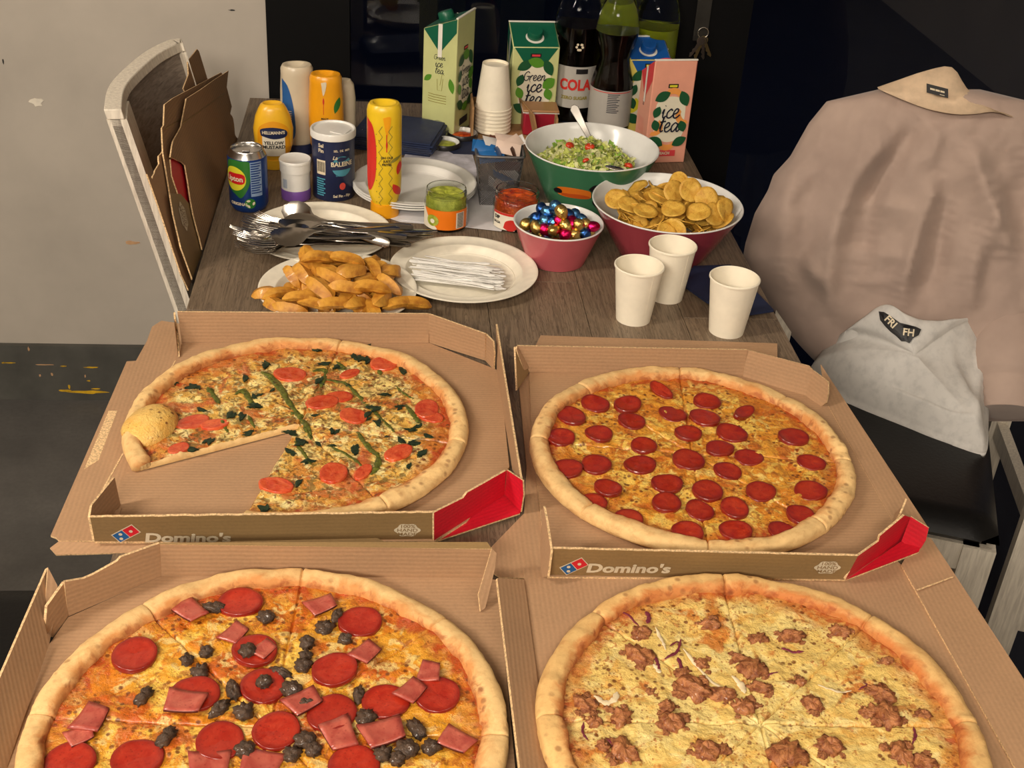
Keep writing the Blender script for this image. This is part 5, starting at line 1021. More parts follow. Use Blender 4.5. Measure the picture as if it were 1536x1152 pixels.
for px, py, z, rz, ry, k in [(520, 388, .815, -.2, .1, 4), (490, 385, .815, .5, .2, 3), (555, 430, .80, -.15, .0, 5), (470, 395, .805, -1.2, .5, 2), (455, 410, .80, -1.0, .3, 3), (420, 440, .775, .5, .1, 5), (440, 412, .79, -.9, .5, 2), (400, 438, .775, .2, .0, 2), (450, 445, .79, .1, .0, 4), (500, 412, .805, -.5, .2, 4), (528, 405, .81, .6, .1, 3), (560, 400, .80, -.9, .4, 2), (585, 425, .79, -.8, .3, 4), (575, 448, .785, 1.1, .2, 4), (600, 455, .775, .5, .1, 4), (620, 455, .772, .1, .1, 3), (535, 455, .785, .9, .3, 3), (500, 455, .785, .3, .1, 4), (470, 455, .785, -.3, .1, 4), (435, 460, .775, -.2, .1, 4), (410, 455, .772, -.8, .0, 2), (555, 465, .775, -1.2, .2, 3), (480, 430, .80, -.8, .2, 4), (520, 430, .80, .1, .2, 3), (475, 385, .82, .2, .1, 2), (460, 385, .815, -1.3, .7, 1), (590, 405, .785, 1.0, .5, 2)]:
    p = at(px, py, z); one('potato_wedge', wm[k], WL, 'potato wedge', 'potato wedges on the plate', p, (r.uniform(-.6, .6), ry, rz), r.uniform(.9, 1.08))
for i in range(64):
    a = r.uniform(0, 2*pi); R_ = .078*math.sqrt(r.random()); hz = .014+.040*(1-(R_/.095)**2)*r.random()
    one('potato_wedge', wm[i % 6], WL, 'potato wedge', 'potato wedges on the plate', (PLF[0]+R_*math.cos(a), PLF[1]+R_*math.sin(a), TOP+hz), (r.uniform(-.8, .8), r.uniform(-.25, .25), r.uniform(0, 6)), r.uniform(.85, 1))
# ---------------- cutlery (handles to the right)
def profmesh(stations, mat, th=.0012):   # stations: x, half width, z ; flat strip with rounded section
    V = []; F = []
    for x, w, z, y in stations:
        for a, b_ in ((-1, 0), (-.7, -1), (.7, -1), (1, 0), (.7, 1), (-.7, 1)): V.append((x, y+a*w, z+b_*th))
    n = len(stations)
    for i in range(n-1):
        for k in range(6): k2 = (k+1) % 6; F.append((i*6+k, i*6+k2, i*6+6+k2, i*6+6+k))
    F += [tuple(range(6))[::-1], tuple(range((n-1)*6, n*6))]; return V, [f[::-1] for f in F]
HND = [(.105, .004, .004, 0), (.100, .0078, .004, 0), (.085, .0082, .004, 0), (.05, .0062, .0045, 0), (.02, .0038, .006, 0), (-.01, .0028, .008, 0), (-.030, .0034, .007, 0)]
def forkmesh():
    b = MB(); v, f = profmesh(HND+[(-.040, .008, .004, 0), (-.048, .0115, .002, 0), (-.056, .012, .001, 0)], None); b.add(v, f)
    for k in range(4): y = -.0096+.0064*k; v, f = profmesh([(-.055, .0019, .001, y), (-.075, .0018, .002, y*.98), (-.092, .0015, .006, y*.94), (-.098, .0007, .0085, y*.93)], None, .0009); b.add(v, f)
    return b
def knifemesh():
    b = MB(); v, f = profmesh([(.11, .005, .004, 0), (.105, .009, .004, 0), (.06, .0085, .004, 0), (.0, .0062, .004, 0), (-.01, .0085, .004, .001), (-.06, .0095, .004, .001), (-.09, .008, .004, 0), (-.105, .002, .004, -.004)], None); return b.add(v, f)
def spoonmesh():
    b = MB(); v, f = profmesh(HND+[(-.042, .009, .003, 0), (-.050, .0155, -.001, 0), (-.062, .0195, -.004, 0), (-.076, .0195, -.004, 0), (-.088, .015, -.002, 0), (-.096, .006, .001, 0)], None); return b.add(v, f)
M['cutsteel'] = plain('worn_cutlery_steel', (178, 172, 164), .2, 1, var=.06)
def dmesh(b, nm): o = b.obj(nm, M['cutsteel'], None, True); me = o.data; bpy.data.objects.remove(o); return me
FK, KN, SPN = dmesh(forkmesh(), 'fork'), dmesh(knifemesh(), 'knife'), dmesh(spoonmesh(), 'spoon')
r = random.Random(9)
def cut(kind, px, py, z, rz, rx=0, ry=0):
    nm, me, lb, gr = {'f': ('fork', FK, 'steel fork lying in the cutlery pile, tines to the left', 'forks on the plate'), 'k': ('table_knife', KN, 'steel table knife in the cutlery pile pointing right past the plate rim', 'knives on the plate'), 's': ('spoon', SPN, 'steel spoon in the cutlery pile with its bowl turned up', 'spoons on the plate')}[kind]
    one(nm, me, lb, nm.replace('table_', ''), gr, at(px, py, z), (rx, ry, rz))
fx = [(445, 358, .776, -.02), (440, 350, .779, .08), (452, 364, .774, .12), (458, 350, .786, -.12), (448, 368, .778, .22), (462, 356, .790, .05), (455, 344, .783, -.2), (468, 362, .794, .15), (470, 340, .790, -.35), (478, 352, .797, .0), (456, 372, .782, .3)]
for i, (x, y, z, a) in enumerate(fx): cut('f', x, y, z, a, r.uniform(-.3, .3), r.uniform(-.03, .06))
for x, y, z, a in [(545, 356, .784, pi+.0), (550, 352, .788, pi-.12), (540, 362, .782, pi+.1), (535, 346, .792, pi-.2), (530, 366, .778, pi+.16), (555, 348, .795, pi-.05)]: cut('k', x, y, z, a, r.uniform(-.4, .4), .02)
for x, y, z, a, rx in [(500, 338, .798, -.55, 1.0), (520, 338, .798, .0, .6), (510, 345, .800, -.15, .2), (490, 360, .790, .1, 2.9), (515, 355, .795, -.05, 3.3), (500, 350, .803, .25, .4)]: cut('s', x, y, z, a, rx, .05)
# ---------------- white stirrers
def stir():
    b = MB(); v, f = profmesh([(.062, .0016, 0, 0), (.02, .0015, 0, 0), (-.045, .0016, 0, 0), (-.050, .0026, 0, 0), (-.058, .0034, 0, 0), (-.064, .0024, 0, 0), (-.066, .001, 0, 0)], None, .0007); return b.add(v, f)
o = stir().obj('stirrer', M['white_plastic'], None, True); SM = o.data; bpy.data.objects.remove(o); r = random.Random(5)
for i in range(46):
    lay = i/46; c = at(684+r.uniform(-12, 12), 409+r.uniform(-20, 20)*(1-.3*lay), .756+.014*lay)
    one('plastic_stirrer', SM, 'thin white plastic stirrer in the bundle on the paper plate', 'stirrer', 'stirrers on the plate', c, (r.uniform(-.5, .5), r.uniform(-.02, .02), pi-.20+r.gauss(0, .10)))
# ---------------- soft drink can
M['alu'] = plain('aluminium', (200, 198, 194), .25, 1, var=.03); M['canblue'] = gloss('blue_can_paint', (28, 62, 130), .28, Metallic=.4); M['cangreen'] = gloss('green_can_print', (46, 112, 44), .3); M['canyel'] = gloss('yellow_can_print', (216, 208, 52), .3); M['canred'] = gloss('red_can_print', (196, 30, 34), .3); M['canlb'] = gloss('pale_blue_can_text', (128, 152, 186), .4)
CAN = (-.238, 2.0)
t = thing('soda_can', 'blue and green soda can with a yellow and red emblem at the table left edge', 'can', (*CAN, TOP)); R = .0325; Hc = .106
MB().lathe([(.024, 0), (.027, .001), (.029, .004), (R-.0006, .010), (R, .013), (R, Hc-.014), (R-.001, Hc-.011)], 56, caps=(True, False)).obj('can_body', M['canblue'], t, True)
MB().lathe([(R-.001, Hc-.011), (.0275, Hc-.002), (.0272, Hc), (.0262, Hc+.0008), (.0252, Hc), (.0248, Hc-.004), (.0005, Hc-.0042)], 56, caps=(False, False)).obj('lid', M['alu'], t, True)
MB().lathe([(.0235, .0005), (.0262, .0005), (.0288, .004), (.0292, .0045)], 56, caps=(False, False)).obj('base_rim', M['alu'], t, True)
o = MB().box((-.006, -.010, Hc-.0035), (.006, .004, Hc-.0022)).obj('pull_tab', M['alu'], t, bevel=.001); decal('opening', ell2d(0, -.014, .007, .006), M['black'], t, lambda a, b_, l: (a, b_, Hc-.0041+l), .0002)
f0 = math.atan2(-CAN[1], -CAN[0]); cmp_ = cylmap(R, f0-.35, .06)
decal('green_field', smooth2d([(-.030, .028), (-.020, .034), (.0, .034), (.016, .030), (.014, -.004), (.0, -.030), (-.012, -.026), (-.030, -.010)]), M['cangreen'], t, cmp_, .0003)
cmy = cylmap(R, f0-.75, .062); decal('yellow_oval', ell2d(0, 0, .021, .021, 40), M['canyel'], t, cmy, .0006); decal('red_banner', smooth2d([(-.019, -.006), (-.012, .008), (.0, .010), (.018, .008), (.017, -.007), (0, -.009)], 4), M['canred'], t, cmy, .0009)
decal('lettering', text2d('Lipton', .0125, .0004), M['white_print'], t, cmy, .0012)
cmt = cylmap(R, f0+.42, .062); decal('ingredient_panel', rect2d(-.010, -.030, .010, .030, 8), M['canlb'], t, cmt, .0005)
decal('fine_print', merge(*[rect2d(-.009, .026-.0042*k, .009-.002*(k % 3), .028-.0042*k, 6) for k in range(13)]), M['canblue'], t, cmt, .0008)
cme = cylmap(R, f0+.05, .020); decal('green_disc', ell2d(0, 0, .009, .009, 24), M['cangreen'], t, cme, .0008); decal('white_ring', merge(*[shift(leaf2d(.0055, 0, .007, .004, 1.2), 0, 0, k*2.1) for k in range(3)]), M['white_print'], t, cme, .0011)
decal('lettering', text2d('ORIGINAL', .007, .0003), M['white_print'], t, cylmap(R, f0-.55, .018), .0008)
# ---------------- small white jar with purple foot
M['purple'] = gloss('purple_label', (112, 74, 150), .4)
t = thing('spice_jar', 'small white plastic jar with a purple band between the can and the navy salt tube', 'jar', (-.163, 2.047, TOP))
MB().lathe([(.0235, 0), (.0245, .001), (.0248, .018), (.0246, .050)], 44, caps=(True, True)).obj('jar_body', M['white_plastic'], t, True)
MB().lathe([(.0251, .001), (.0253, .0015), (.0254, .019), (.0251, .0195)], 44, caps=(False, False)).obj('purple_band', M['purple'], t, True)
MB().lathe([(.0246, .050), (.0262, .0505), (.0266, .066), (.0272, .0665), (.0274, .070), (.0262, .0715), (.0245, .0705), (.0005, .0705)], 44, caps=(False, False)).obj('lid', M['white_plastic'], t, True)
decal('barcode', merge(*[rect2d(-.006+.0016*k, -.008, -.006+.0016*k+.0008, .008) for k in range(6)]), M['canlb'], t, cylmap(.0248, math.atan2(-2.047, .163)-.75, .032), .0004)
# ---------------- navy salt tube
M['saltnavy'] = gloss('navy_salt_label', (32, 40, 74), .35); M['teal'] = gloss('teal_print', (70, 140, 160), .4); M['coral'] = gloss('coral_print', (200, 70, 60), .4)
S = (-.099, 2.066); t = thing('salt_tube', 'navy cylindrical salt tube with a whale print and white lid', 'salt', (*S, TOP)); R = .0365; fs = math.atan2(-S[1], -S[0])
MB().lathe([(R-.001, 0), (R, .001), (R, .110)], 60, caps=(True, True)).obj('tube_body', M['saltnavy'], t, True)
MB().lathe([(R+.0002, .108), (R+.0022, .109), (R+.0024, .119), (R+.0012, .121), (R-.001, .121), (R-.0025, .118), (.0005, .1185)], 60, caps=(False, False)).obj('lid', M['white_plastic'], t, True)
MB().box((.004, -.018, .1185), (.030, .010, .1205)).obj('pour_flap', M['white_plastic'], t, bevel=.002).rotation_euler = (0, 0, -.5)
mm = cylmap(R, fs+.42, .068)
decal('sea_oval', ell2d(0, -.004, .0185, .018, 36), M['teal'], t, mm, .0003); decal('navy_band', rect2d(-.0195, -.010, .0195, .004, 10), M['saltnavy'], t, mm, .0006)
decal('lettering', text2d('BALEINE', .0112, .0003, sx=.95), M['white_print'], t, mm, .001); decal('lettering', shift(text2d('La', .009, .0002, .3), -.013, .012), M['white_print'], t, mm, .001)
decal('whale', smooth2d([(-.010, .008), (-.004, .013), (.006, .012), (.014, .016), (.012, .010), (.004, .006), (-.006, .005)]), M['saltnavy'], t, mm, .0008)
decal('lettering', text2d('SEL  DE  MER', .0052, .0001), M['white_print'], t, cylmap(R, fs+.42, .092), .0006); decal('lettering', text2d('GRANDE', .0045, .0001), M['teal'], t, cylmap(R, fs+.35, .048), .0006)
decal('coral_shape', ell2d(0, 0, .0055, .0065), M['coral'], t, cylmap(R, fs+.42, .028), .0005); decal('lettering', text2d('Sel Fin - Fijn', .0065, .0002), M['white_print'], t, cylmap(R, fs+.40, .010), .0005)
m2 = cylmap(R, fs-.62, .05); decal('lettering', text2d('Sel\nFin', .009, .0003), M['white_print'], t, cylmap(R, fs-.60, .095), .0005); decal('barcode_field', rect2d(-.0085, -.002, .0085, .024, 4), M['white_print'], t, m2, .0004)
decal('barcode', merge(*[rect2d(-.007+.0017*k, .003, -.0063+.0017*k+.0004*(k % 2), .021) for k in range(9)]), M['black'], t, m2, .0007); decal('fine_print', merge(*[rect2d(-.009, -.011-.0042*k, .008-.003*(k % 2), -.0085-.0042*k, 3) for k in range(8)]), M['teal'], t, m2, .0005)
# ---------------- squeeze bottles, standing on their caps
def squeeze(name, label, x, y, rings, capr, caph, mb, mc, rz=0, ex=2.2, dent=True, tilt=(0, 0)):
    t = thing(name, label, 'bottle', (x, y, TOP), rz, rx=tilt[0], ry=tilt[1]); MB().lathe([(capr, 0), (capr+.001, .001), (capr, caph)], 40, sy=1, caps=(True, True)).obj('cap', M[mc], t, True)
    MB().loft(rings, 44, ex=ex).obj('bottle_body', M[mb], t, True); return t
M['mustard'] = gloss('mustard_yellow_plastic', (232, 178, 40), .3); M['mustlab'] = gloss('deep_mustard_label', (222, 150, 20), .4); M['cream'] = gloss('cream_translucent_plastic', (204, 190, 164), .32); M['blue_lab'] = gloss('blue_label', (44, 92, 150), .35); M['orange_b'] = gloss('orange_yellow_plastic', (232, 158, 24), .3)
M['yel_lab'] = gloss('bright_yellow_label', (228, 190, 36), .32); M['zig'] = gloss('olive_zigzag', (140, 128, 50), .4); M['redlab'] = gloss('red_label', (204, 48, 40), .35); M['whitelab'] = gloss('cream_label', (232, 224, 204), .45)
hb = math.atan2(-2.18, .21)+pi/2
t = squeeze('mustard_bottle', 'squat yellow mustard squeeze bottle standing on its cap behind the soda can', -.211, 2.185, [(.016, .020, .016, 0, 0), (.024, .026, .019, 0, 0), (.045, .034, .0225, 0, 0), (.075, .0355, .024, 0, 0), (.098, .031, .022, 0, 0), (.112, .025, .019, 0, 0), (.119, .021, .0165, 0, 0), (.122, .017, .013, 0, 0), (.118, .010, .008, 0, 0)], .020, .018, 'mustard', 'mustard', hb, 2.3)
t.scale = (1, 1, .98)
def facemap(rx, ry, zf, ex=2.3, rings=None):
    zz = [q_[0] for q_ in rings]; xx = [q_[1] for q_ in rings]; yy = [q_[2] for q_ in rings]
    def f(a, b_, l):
        z = zf+b_; RX, RY = np.interp(z, zz, xx), np.interp(z, zz, yy); c_ = max(-.96, min(.96, a/RX)); s_ = (1-abs(c_)**ex)**(1/ex); return (a, -(RY*s_+l), z)
    return f
hr = [(.016, .020, .016), (.024, .026, .019), (.045, .034, .0225), (.075, .0355, .024), (.098, .031, .022), (.112, .025, .019)]
fmh = facemap(0, 0, .06, 2.3, hr)
decal('arched_label', smooth2d([(-.026, -.030), (-.028, 0), (-.024, .024), (0, .035), (.024, .024), (.028, 0), (.026, -.030)], 5), M['mustlab'], t, fmh, .0006)
decal('cream_label', rect2d(-.020, -.032, .020, .014, 10), M['whitelab'], t, fmh, .0012); decal('navy_banner', smooth2d([(-.022, .008), (-.022, .020), (0, .024), (.022, .018), (.022, .006), (0, .002)], 4), M['saltnavy'], t, fmh, .0016)
decal('lettering', text2d("HELLMANN'S", .0078, .0003, sx=.88), M['white_print'], t, lambda a, b_, l: fmh(a, b_+.014, l), .002); decal('lettering', text2d('YELLOW\nMUSTARD', .0088, .0003, lh=.9), M['black'], t, lambda a, b_, l: fmh(a, b_-.010, l), .0016)
rg = [(.018, .024, .020, 0, 0), (.03, .030, .025, 0, 0), (.07, .032, .027, 0, 0), (.12, .031, .026, 0, 0), (.150, .029, .025, 0, 0), (.160, .029, .025, 0, 0), (.166, .026, .022, 0, 0), (.167, .020, .017, 0, 0), (.160, .010, .009, 0, 0)]
t = squeeze('mayonnaise_bottle', 'tall cream squeeze bottle with a blue side label behind the mustard bottle', -.172, 2.262, rg, .025, .02, 'cream', 'saltnavy', .25)
f2 = facemap(0, 0, .09, 2.2, [(q_[0], q_[1], q_[2]) for q_ in rg[:6]]); decal('blue_label', smooth2d([(-.029, .055), (-.020, .040), (-.012, .0), (-.011, -.05), (-.029, -.055)], 5), M['blue_lab'], t, f2, .0006); decal('label_lines', merge(*[rect2d(-.027, .004*k-.02, -.016, .004*k-.0185) for k in range(5)]), M['white_print'], t, f2, .001)
t = squeeze('sauce_bottle', 'tall orange squeeze bottle with a pointed V print behind the salt tube', -.119, 2.235, [(z*.96, a, b_, 0, 0) for z, a, b_, _, _ in rg], .025, .02, 'orange_b', 'white_plastic', -.05)
f3 = facemap(0, 0, .09, 2.2, [(q_[0]*.96, q_[1], q_[2]) for q_ in rg[:6]]); decal('white_v', smooth2d([(-.006, .060), (.004, .060), (-.002, .036)], 4), M['white_print'], t, f3, .0006); decal('red_drop', merge(leaf2d(-.002, .026, .014, .003, pi/2), rect2d(-.0025, .002, -.0017, .02)), M['redlab'], t, f3, .0006); decal('fine_print', merge(*[shift(text2d(w_, .005, .0001), 0, -.006-.006*k) for k, w_ in enumerate(('MADE', 'OF A', 'RECIPE', 'FOR US'))]), M['black'], t, f3, .0006)
decal('green_leaf', leaf2d(.022, .018, .03, .010, 1.3), M['cangreen'], t, f3, .0006)
t = squeeze('beige_bottle', 'pale beige bottle half hidden behind the tall orange squeeze bottle', -.088, 2.285, [(.018, .018, .016, 0, 0), (.05, .021, .018, 0, 0), (.10, .021, .018, 0, 0), (.125, .018, .016, 0, 0), (.134, .012, .010, 0, 0), (.135, .006, .005, 0, 0)], .018, .018, 'cream', 'white_plastic')
rg = [(.022, .020, .020, 0, 0), (.030, .0235, .022, 0, 0), (.045, .0275, .0245, 0, 0), (.070, .0285, .025, 0, 0), (.12, .0285, .025, 0, 0), (.165, .0285, .025, 0, 0), (.184, .0285, .025, 0, 0), (.191, .027, .024, 0, 0), (.1955, .024, .021, 0, 0), (.196, .019, .017, 0, 0), (.188, .010, .009, 0, 0)]
t = squeeze('sauce_bottle', 'tall yellow squeeze bottle with zigzag lines and red side, nearest the cutlery', -.010, 1.985, rg, .0235, .024, 'yel_lab', 'orange_b', 0, 2.2, tilt=(0, -.01))
f4 = facemap(0, 0, .10, 2.2, [(q_[0], q_[1], q_[2]) for q_ in rg[:7]])
decal('red_side_label', smooth2d([(-.0275, .075), (-.018, .060), (-.013, .02), (-.016, -.03), (-.0275, -.045)], 5), M['redlab'], t, f4, .0006)
for x_ in (-.006, .010): decal('zigzag_line', ribbon([(x_+.003*(-1)**k, .064-.009*k) for k in range(17)], .0012), M['zig'], t, f4, .0006)
decal('dot_row', merge(*[ell2d(-.013+.004*(k % 2), .05-.010*k, .001, .001, 8) for k in range(14)]), M['zig'], t, f4, .0006)
decal('orange_v', smooth2d([(-.002, .078), (.011, .078), (.0045, .046)], 4), M['orange_b'], t, f4, .0005); decal('red_line', merge(rect2d(.003, .02, .0045, .05), leaf2d(.004, .032, .016, .003, pi/2)), M['redlab'], t, f4, .0009)
decal('fine_print', merge(*[shift(text2d(w_, .0055, .0002, 0), .004, .010-.006*k) for k, w_ in enumerate(('OH OUI', 'JUST', 'FRITES'))]), M['black'], t, f4, .0008); decal('red_pepper', merge(leaf2d(.020, -.048, .026, .011, -1.1), leaf2d(.024, -.010, .024, .008, 1.4)), M['redlab'], t, f4, .0006)
decal('green_pepper', leaf2d(.018, .006, .022, .006, .5), M['zig'], t, f4, .0005)
# ---------------- jars
q = NT('jar_glass', (240, 245, 240), .03); q.set('Transmission Weight', 1.); q.set('IOR', 1.25); M['jarglass'] = q.m
q = NT('guacamole', (176, 182, 60), .4); q.set('Base Color', q.mix(q.mr(q.noise(60, 4), .35, .65), (196, 200, 84), (140, 150, 40))); q.bump(q.noise(90, 4), .8, .004); M['guac'] = q.m
q = NT('salsa', (196, 72, 22), .25); q.set('Base Color', q.mix(q.mr(q.noise(80, 4), .35, .65), (214, 92, 30), (160, 40, 14))); q.bump(q.noise(110, 4), .7, .004); q.set('Coat Weight', .5); M['salsa'] = q.m
M['jar_orange'] = gloss('orange_jar_label', (236, 122, 22), .4)
def jar(name, label, c, R, H_, cont, fill):
    t = thing(name, label, 'jar', (*c, TOP)); pr = [(R-.005, 0), (R-.001, .002), (R, .006), (R, H_*.62), (R-.001, H_*.70), (R-.0035, H_*.78), (R-.004, H_*.82), (R-.0025, H_*.84), (R-.0032, H_*.88), (R-.0022, H_*.92), (R-.0030, H_*.96), (R-.0035, H_)]
    MB().lathe(pr+[(R-.0052, H_)]+[(a-.0022, b_) for a, b_ in pr[:0:-1]]+[(.0005, .003)], 56, caps=(True, False)).obj('glass', M['jarglass'], t, True)
    N = 14; V = []; F = []; n = 44; hf = H_*fill
    inner = [(R-.0075, .0035), (R-.0036, .006), (R-.0026, .012), (R-.0026, H_*.6), (R-.0042, H_*.74), (R-.0064, hf)]
    b = MB().lathe([(.0005, .0035)]+inner, n, caps=(False, False)); b2 = MB()
    for j in range(N+1):
        for k in range(n): a = 2*pi*k/n; rr_ = (R-.0064)*(1-j/N); V.append((rr_*math.cos(a), rr_*math.sin(a), hf+(.0035*float(fbm(rr_*math.cos(a)*130+9, rr_*math.sin(a)*130+9, 3))*2 if j else 0)))
    for j in range(N):
        for k in range(n): k2 = (k+1) % n; F.append((j*n+k, j*n+k2, (j+1)*n+k2, (j+1)*n+k))
    b.add(V, F); b.obj('contents', M[cont], t, True); return t
G = (.092, 1.946); t = jar('dip_jar', 'open glass jar of green guacamole with an orange label', G, .0365, .067, 'guac', .86); fg = math.atan2(-G[1], -G[0])
decal('orange_label', rect2d(-.040, .006, .044, .040, 30), M['jar_orange'], t, cylmap(.0365, fg, 0), .0006); decal('white_label', smooth2d([(-.046, .006), (-.046, .040), (-.040, .038), (-.026, .018), (-.014, .008), (-.020, .005)], 4), M['whitelab'], t, cylmap(.0365, fg, 0), .001)
decal('avocado_print', merge(ell2d(-.022, .021, .011, .010, 24)), M['guac'], t, cylmap(.0365, fg, 0), .0014); decal('avocado_stone', ell2d(-.022, .020, .004, .004), M['whitelab'], t, cylmap(.0365, fg, 0), .0018)
decal('barcode_field', rect2d(.018, .008, .034, .036, 5), M['whitelab'], t, cylmap(.0365, fg, 0), .001); decal('barcode', merge(*[rect2d(.020, .010+.0026*k, .032, .0114+.0026*k, 3) for k in range(10)]), M['black'], t, cylmap(.0365, fg, 0), .0014)
Sx = (.211, 1.955); t = jar('salsa_jar', 'open glass jar of red salsa beside the chocolate egg bowl', Sx, .0395, .064, 'salsa', .80); fg = math.atan2(-Sx[1], -Sx[0])
decal('white_label', rect2d(-.044, .004, .000, .034, 16), M['whitelab'], t, cylmap(.0395, fg, 0), .0006); decal('red_stripe', rect2d(-.044, .030, .000, .034, 14), M['redlab'], t, cylmap(.0395, fg, 0), .0009)
decal('lettering', merge(shift(text2d('DIP', .008, .0004), -.034, .024), shift(text2d('SALSA', .0056, .0002), -.034, .015)), M['black'], t, cylmap(.0395, fg, 0), .0012); decal('pepper_print', smooth2d([(-.020, .008), (-.016, .020), (-.004, .024), (.004, .016), (.0, .006), (-.010, .004)]), M['redlab'], t, cylmap(.0395, fg, 0), .0015)
# jar lids turned up on the table
M['lidblack'] = gloss('black_lid_enamel', (30, 28, 28), .35)
for lb, px, py, R, mt, rim in (('upturned jar lid smeared with green guacamole behind the white plates', 667, 214, .030, 'guac', 'white_gloss'), ('upturned jar lid smeared with red salsa beside the tall green carton', 694, 200, .030, 'salsa', 'white_gloss')):
    p = at(px, py, TOP+.01); t = thing('jar_lid', lb, 'lid', (p[0], p[1], TOP+.003)); MB().lathe([(R-.002, 0), (R, .001), (R, .010), (R-.001, .011), (R-.002, .010)], 44, caps=(True, False)).obj('lid_shell', M['lidblack'], t, True)
    MB().lathe([(R-.0018, .0102), (R-.004, .004), (.0005, .0032)], 44, caps=(False, False)).obj('inner_face', M[rim], t, True); o = link(toplump('smear', R*.72, R*.6, .003, M[mt], 7, .2, 24, 8, 1.2), 'dip_residue', t); o.location = (0, 0, .0045)
# ---------------- wire mesh basket with sachets
M['mesh'] = plain('grey_mesh_wire', (112, 110, 110), .4, .6)
bk = thing('mesh_basket', 'grey wire mesh basket holding drink sachets behind the salsa jar', 'basket', (.186, 2.06, TOP), .0); w0, w1, hh = .031, .040, .094
def pt(s_, u_, v_):       # side, 0..1 across, 0..1 up
    w = w0+(w1-w0)*v_; a = (2*u_-1)*w; return [(a, -w), (w, a), (-a, w), (-w, -a)][s_]+(hh*v_+.001,)
for s_ in range(4):
    b = MB(); n = 20
    for dr in (1, -1):
        for k in range(-n, 2*n):
            P = []
            for j in range(0, 15): v_ = j/14; u_ = k/n+dr*v_*1.15; P.append((u_, v_))
            P = [p_ for p_ in P if 0 <= p_[0] <= 1]
            if len(P) > 1: b.tube([pt(s_, *P[0]), pt(s_, *P[-1])], .0006, 3)
    o = b.obj('wire_side', M['mesh'], bk); o['kind'] = 'stuff'
MB().tube([(w1*1.02*x, w1*1.02*y, hh) for x, y in [(-1, -.8), (-.95, -.95), (-.8, -1), (.8, -1), (.95, -.95), (1, -.8), (1, .8), (.95, .95), (.8, 1), (-.8, 1), (-.95, .95), (-1, .8), (-1, -.8)]], .0026, 8).obj('rim_wire', M['mesh'], bk, True)
MB().box((-w0, -w0, 0), (w0, w0, .0015)).obj('bottom_plate', M['mesh'], bk)
M['sach_blue'] = gloss('blue_sachet', (28, 96, 158), .35); M['sach_pink'] = gloss('pale_pink_sachet', (224, 200, 184), .4); M['sach_brown'] = gloss('brown_sachet', (92, 50, 36), .4); M['sach_white'] = gloss('white_sachet', (222, 218, 214), .4)
r = random.Random(17)
def sachet(L=.022, W=.011):
    V = []; F = []; n, m = 6, 4
    for s_ in (1, -1):
        for i in range(n+1):
            for j in range(m+1):
                a, b_ = 2*i/n-1, 2*j/m-1; V.append((L*a, W*b_, s_*.0022*(1-a**4)*(1-b_**4)+.0008*float(fbm(a*2, b_*2, 5))))
    for s_ in (0, 1):
        for i in range(n):
            for j in range(m): k = s_*(n+1)*(m+1)+i*(m+1)+j; f = (k, k+m+1, k+m+2, k+1); F.append(f if s_ == 0 else f[::-1])
    return V, F
sv, sf = sachet(); SME = {}
for k in ('blue', 'pink', 'brown', 'white'): o = mobj('m', sv, sf, M['sach_'+k], None, True); SME[k] = o.data; bpy.data.objects.remove(o)
nmz = {'blue': 'blue', 'pink': 'pale pink', 'brown': 'dark brown', 'white': 'white'}
for x, y, z, k, rx, ry, rz in [(-.026, .012, .090, 'blue', .9, .3, .2), (-.022, -.008, .096, 'blue', .8, .2, -.3), (-.014, -.022, .088, 'blue', .9, -.1, .1), (.0, -.018, .095, 'blue', 1.0, .2, 1.2), (-.008, .008, .102, 'white', .5, .3, .4), (.006, .010, .100, 'brown', .6, 0, -.5), (.014, .012, .108, 'pink', .4, .2, .3), (.022, .0, .104, 'pink', .7, -.2, .8), (.014, -.014, .100, 'pink', .9, .2, .0), (.026, -.012, .094, 'brown', 1.1, .1, 1.3), (.024, .016, .098, 'white', .5, -.4, .1), (-.02, .022, .092, 'blue', .6, .1, .5), (.004, .024, .094, 'brown', .7, .3, 0)]+[(r.uniform(-.02, .02), r.uniform(-.02, .02), .02+.012*i, ['white', 'pink', 'blue', 'white', 'brown', 'pink'][i % 6], r.uniform(.6, 1.4), r.uniform(-.5, .5), r.uniform(0, 3)) for i in range(6)]:
    one('sachet', SME[k], nmz[k]+' drink sachet standing in the wire mesh basket', 'sachet', nmz[k]+' sachets in the basket', (.186+x, 2.06+y, TOP+z), (rx, ry, rz))
# ---------------- kraft tray behind the cup stack, with a red tin
M['kraft'] = plain('kraft_board', (160, 122, 80), .8, var=.1)
t = thing('kraft_tray', 'brown kraft cardboard tray around the cup stack and red tub', 'tray', (.235, 2.40, TOP)); b = MB(); 
for a, c_ in (((-.080, -.055, 0), (-.076, .06, .068)), ((.085, -.055, 0), (.089, .06, .05)), ((-.08, .056, 0), (.089, .06, .05)), ((-.08, -.055, 0), (.089, .06, .003))): MB().box(a, c_).obj('tray_panel', M['kraft'], t)
o = MB().box((-.001, -.06, 0), (.002, .06, .06)).obj('tray_divider', M['kraft'], t); o.location = (.042, 0, .0); o.rotation_euler = (0, -.25, .2)
t = thing('red_tub', 'small crimson tub with a brown lid between cup stack and salad bowl', 'tub', (.293, 2.40, TOP+.003)); M['crimson'] = gloss('crimson_print', (150, 24, 44), .35); M['tan'] = gloss('tan_lid', (170, 124, 82), .4)
MB().box((-.034, -.026, 0), (.034, .026, .048)).obj('tub_body', M['crimson'], t, bevel=.004); MB().box((-.036, -.028, .048), (.036, .028, .053)).obj('lid', M['tan'], t, bevel=.002); MB().box((-.0362, -.0282, .0465), (.0362, .0282, .0478)).obj('rim', M['white_plastic'], t, bevel=.0005)
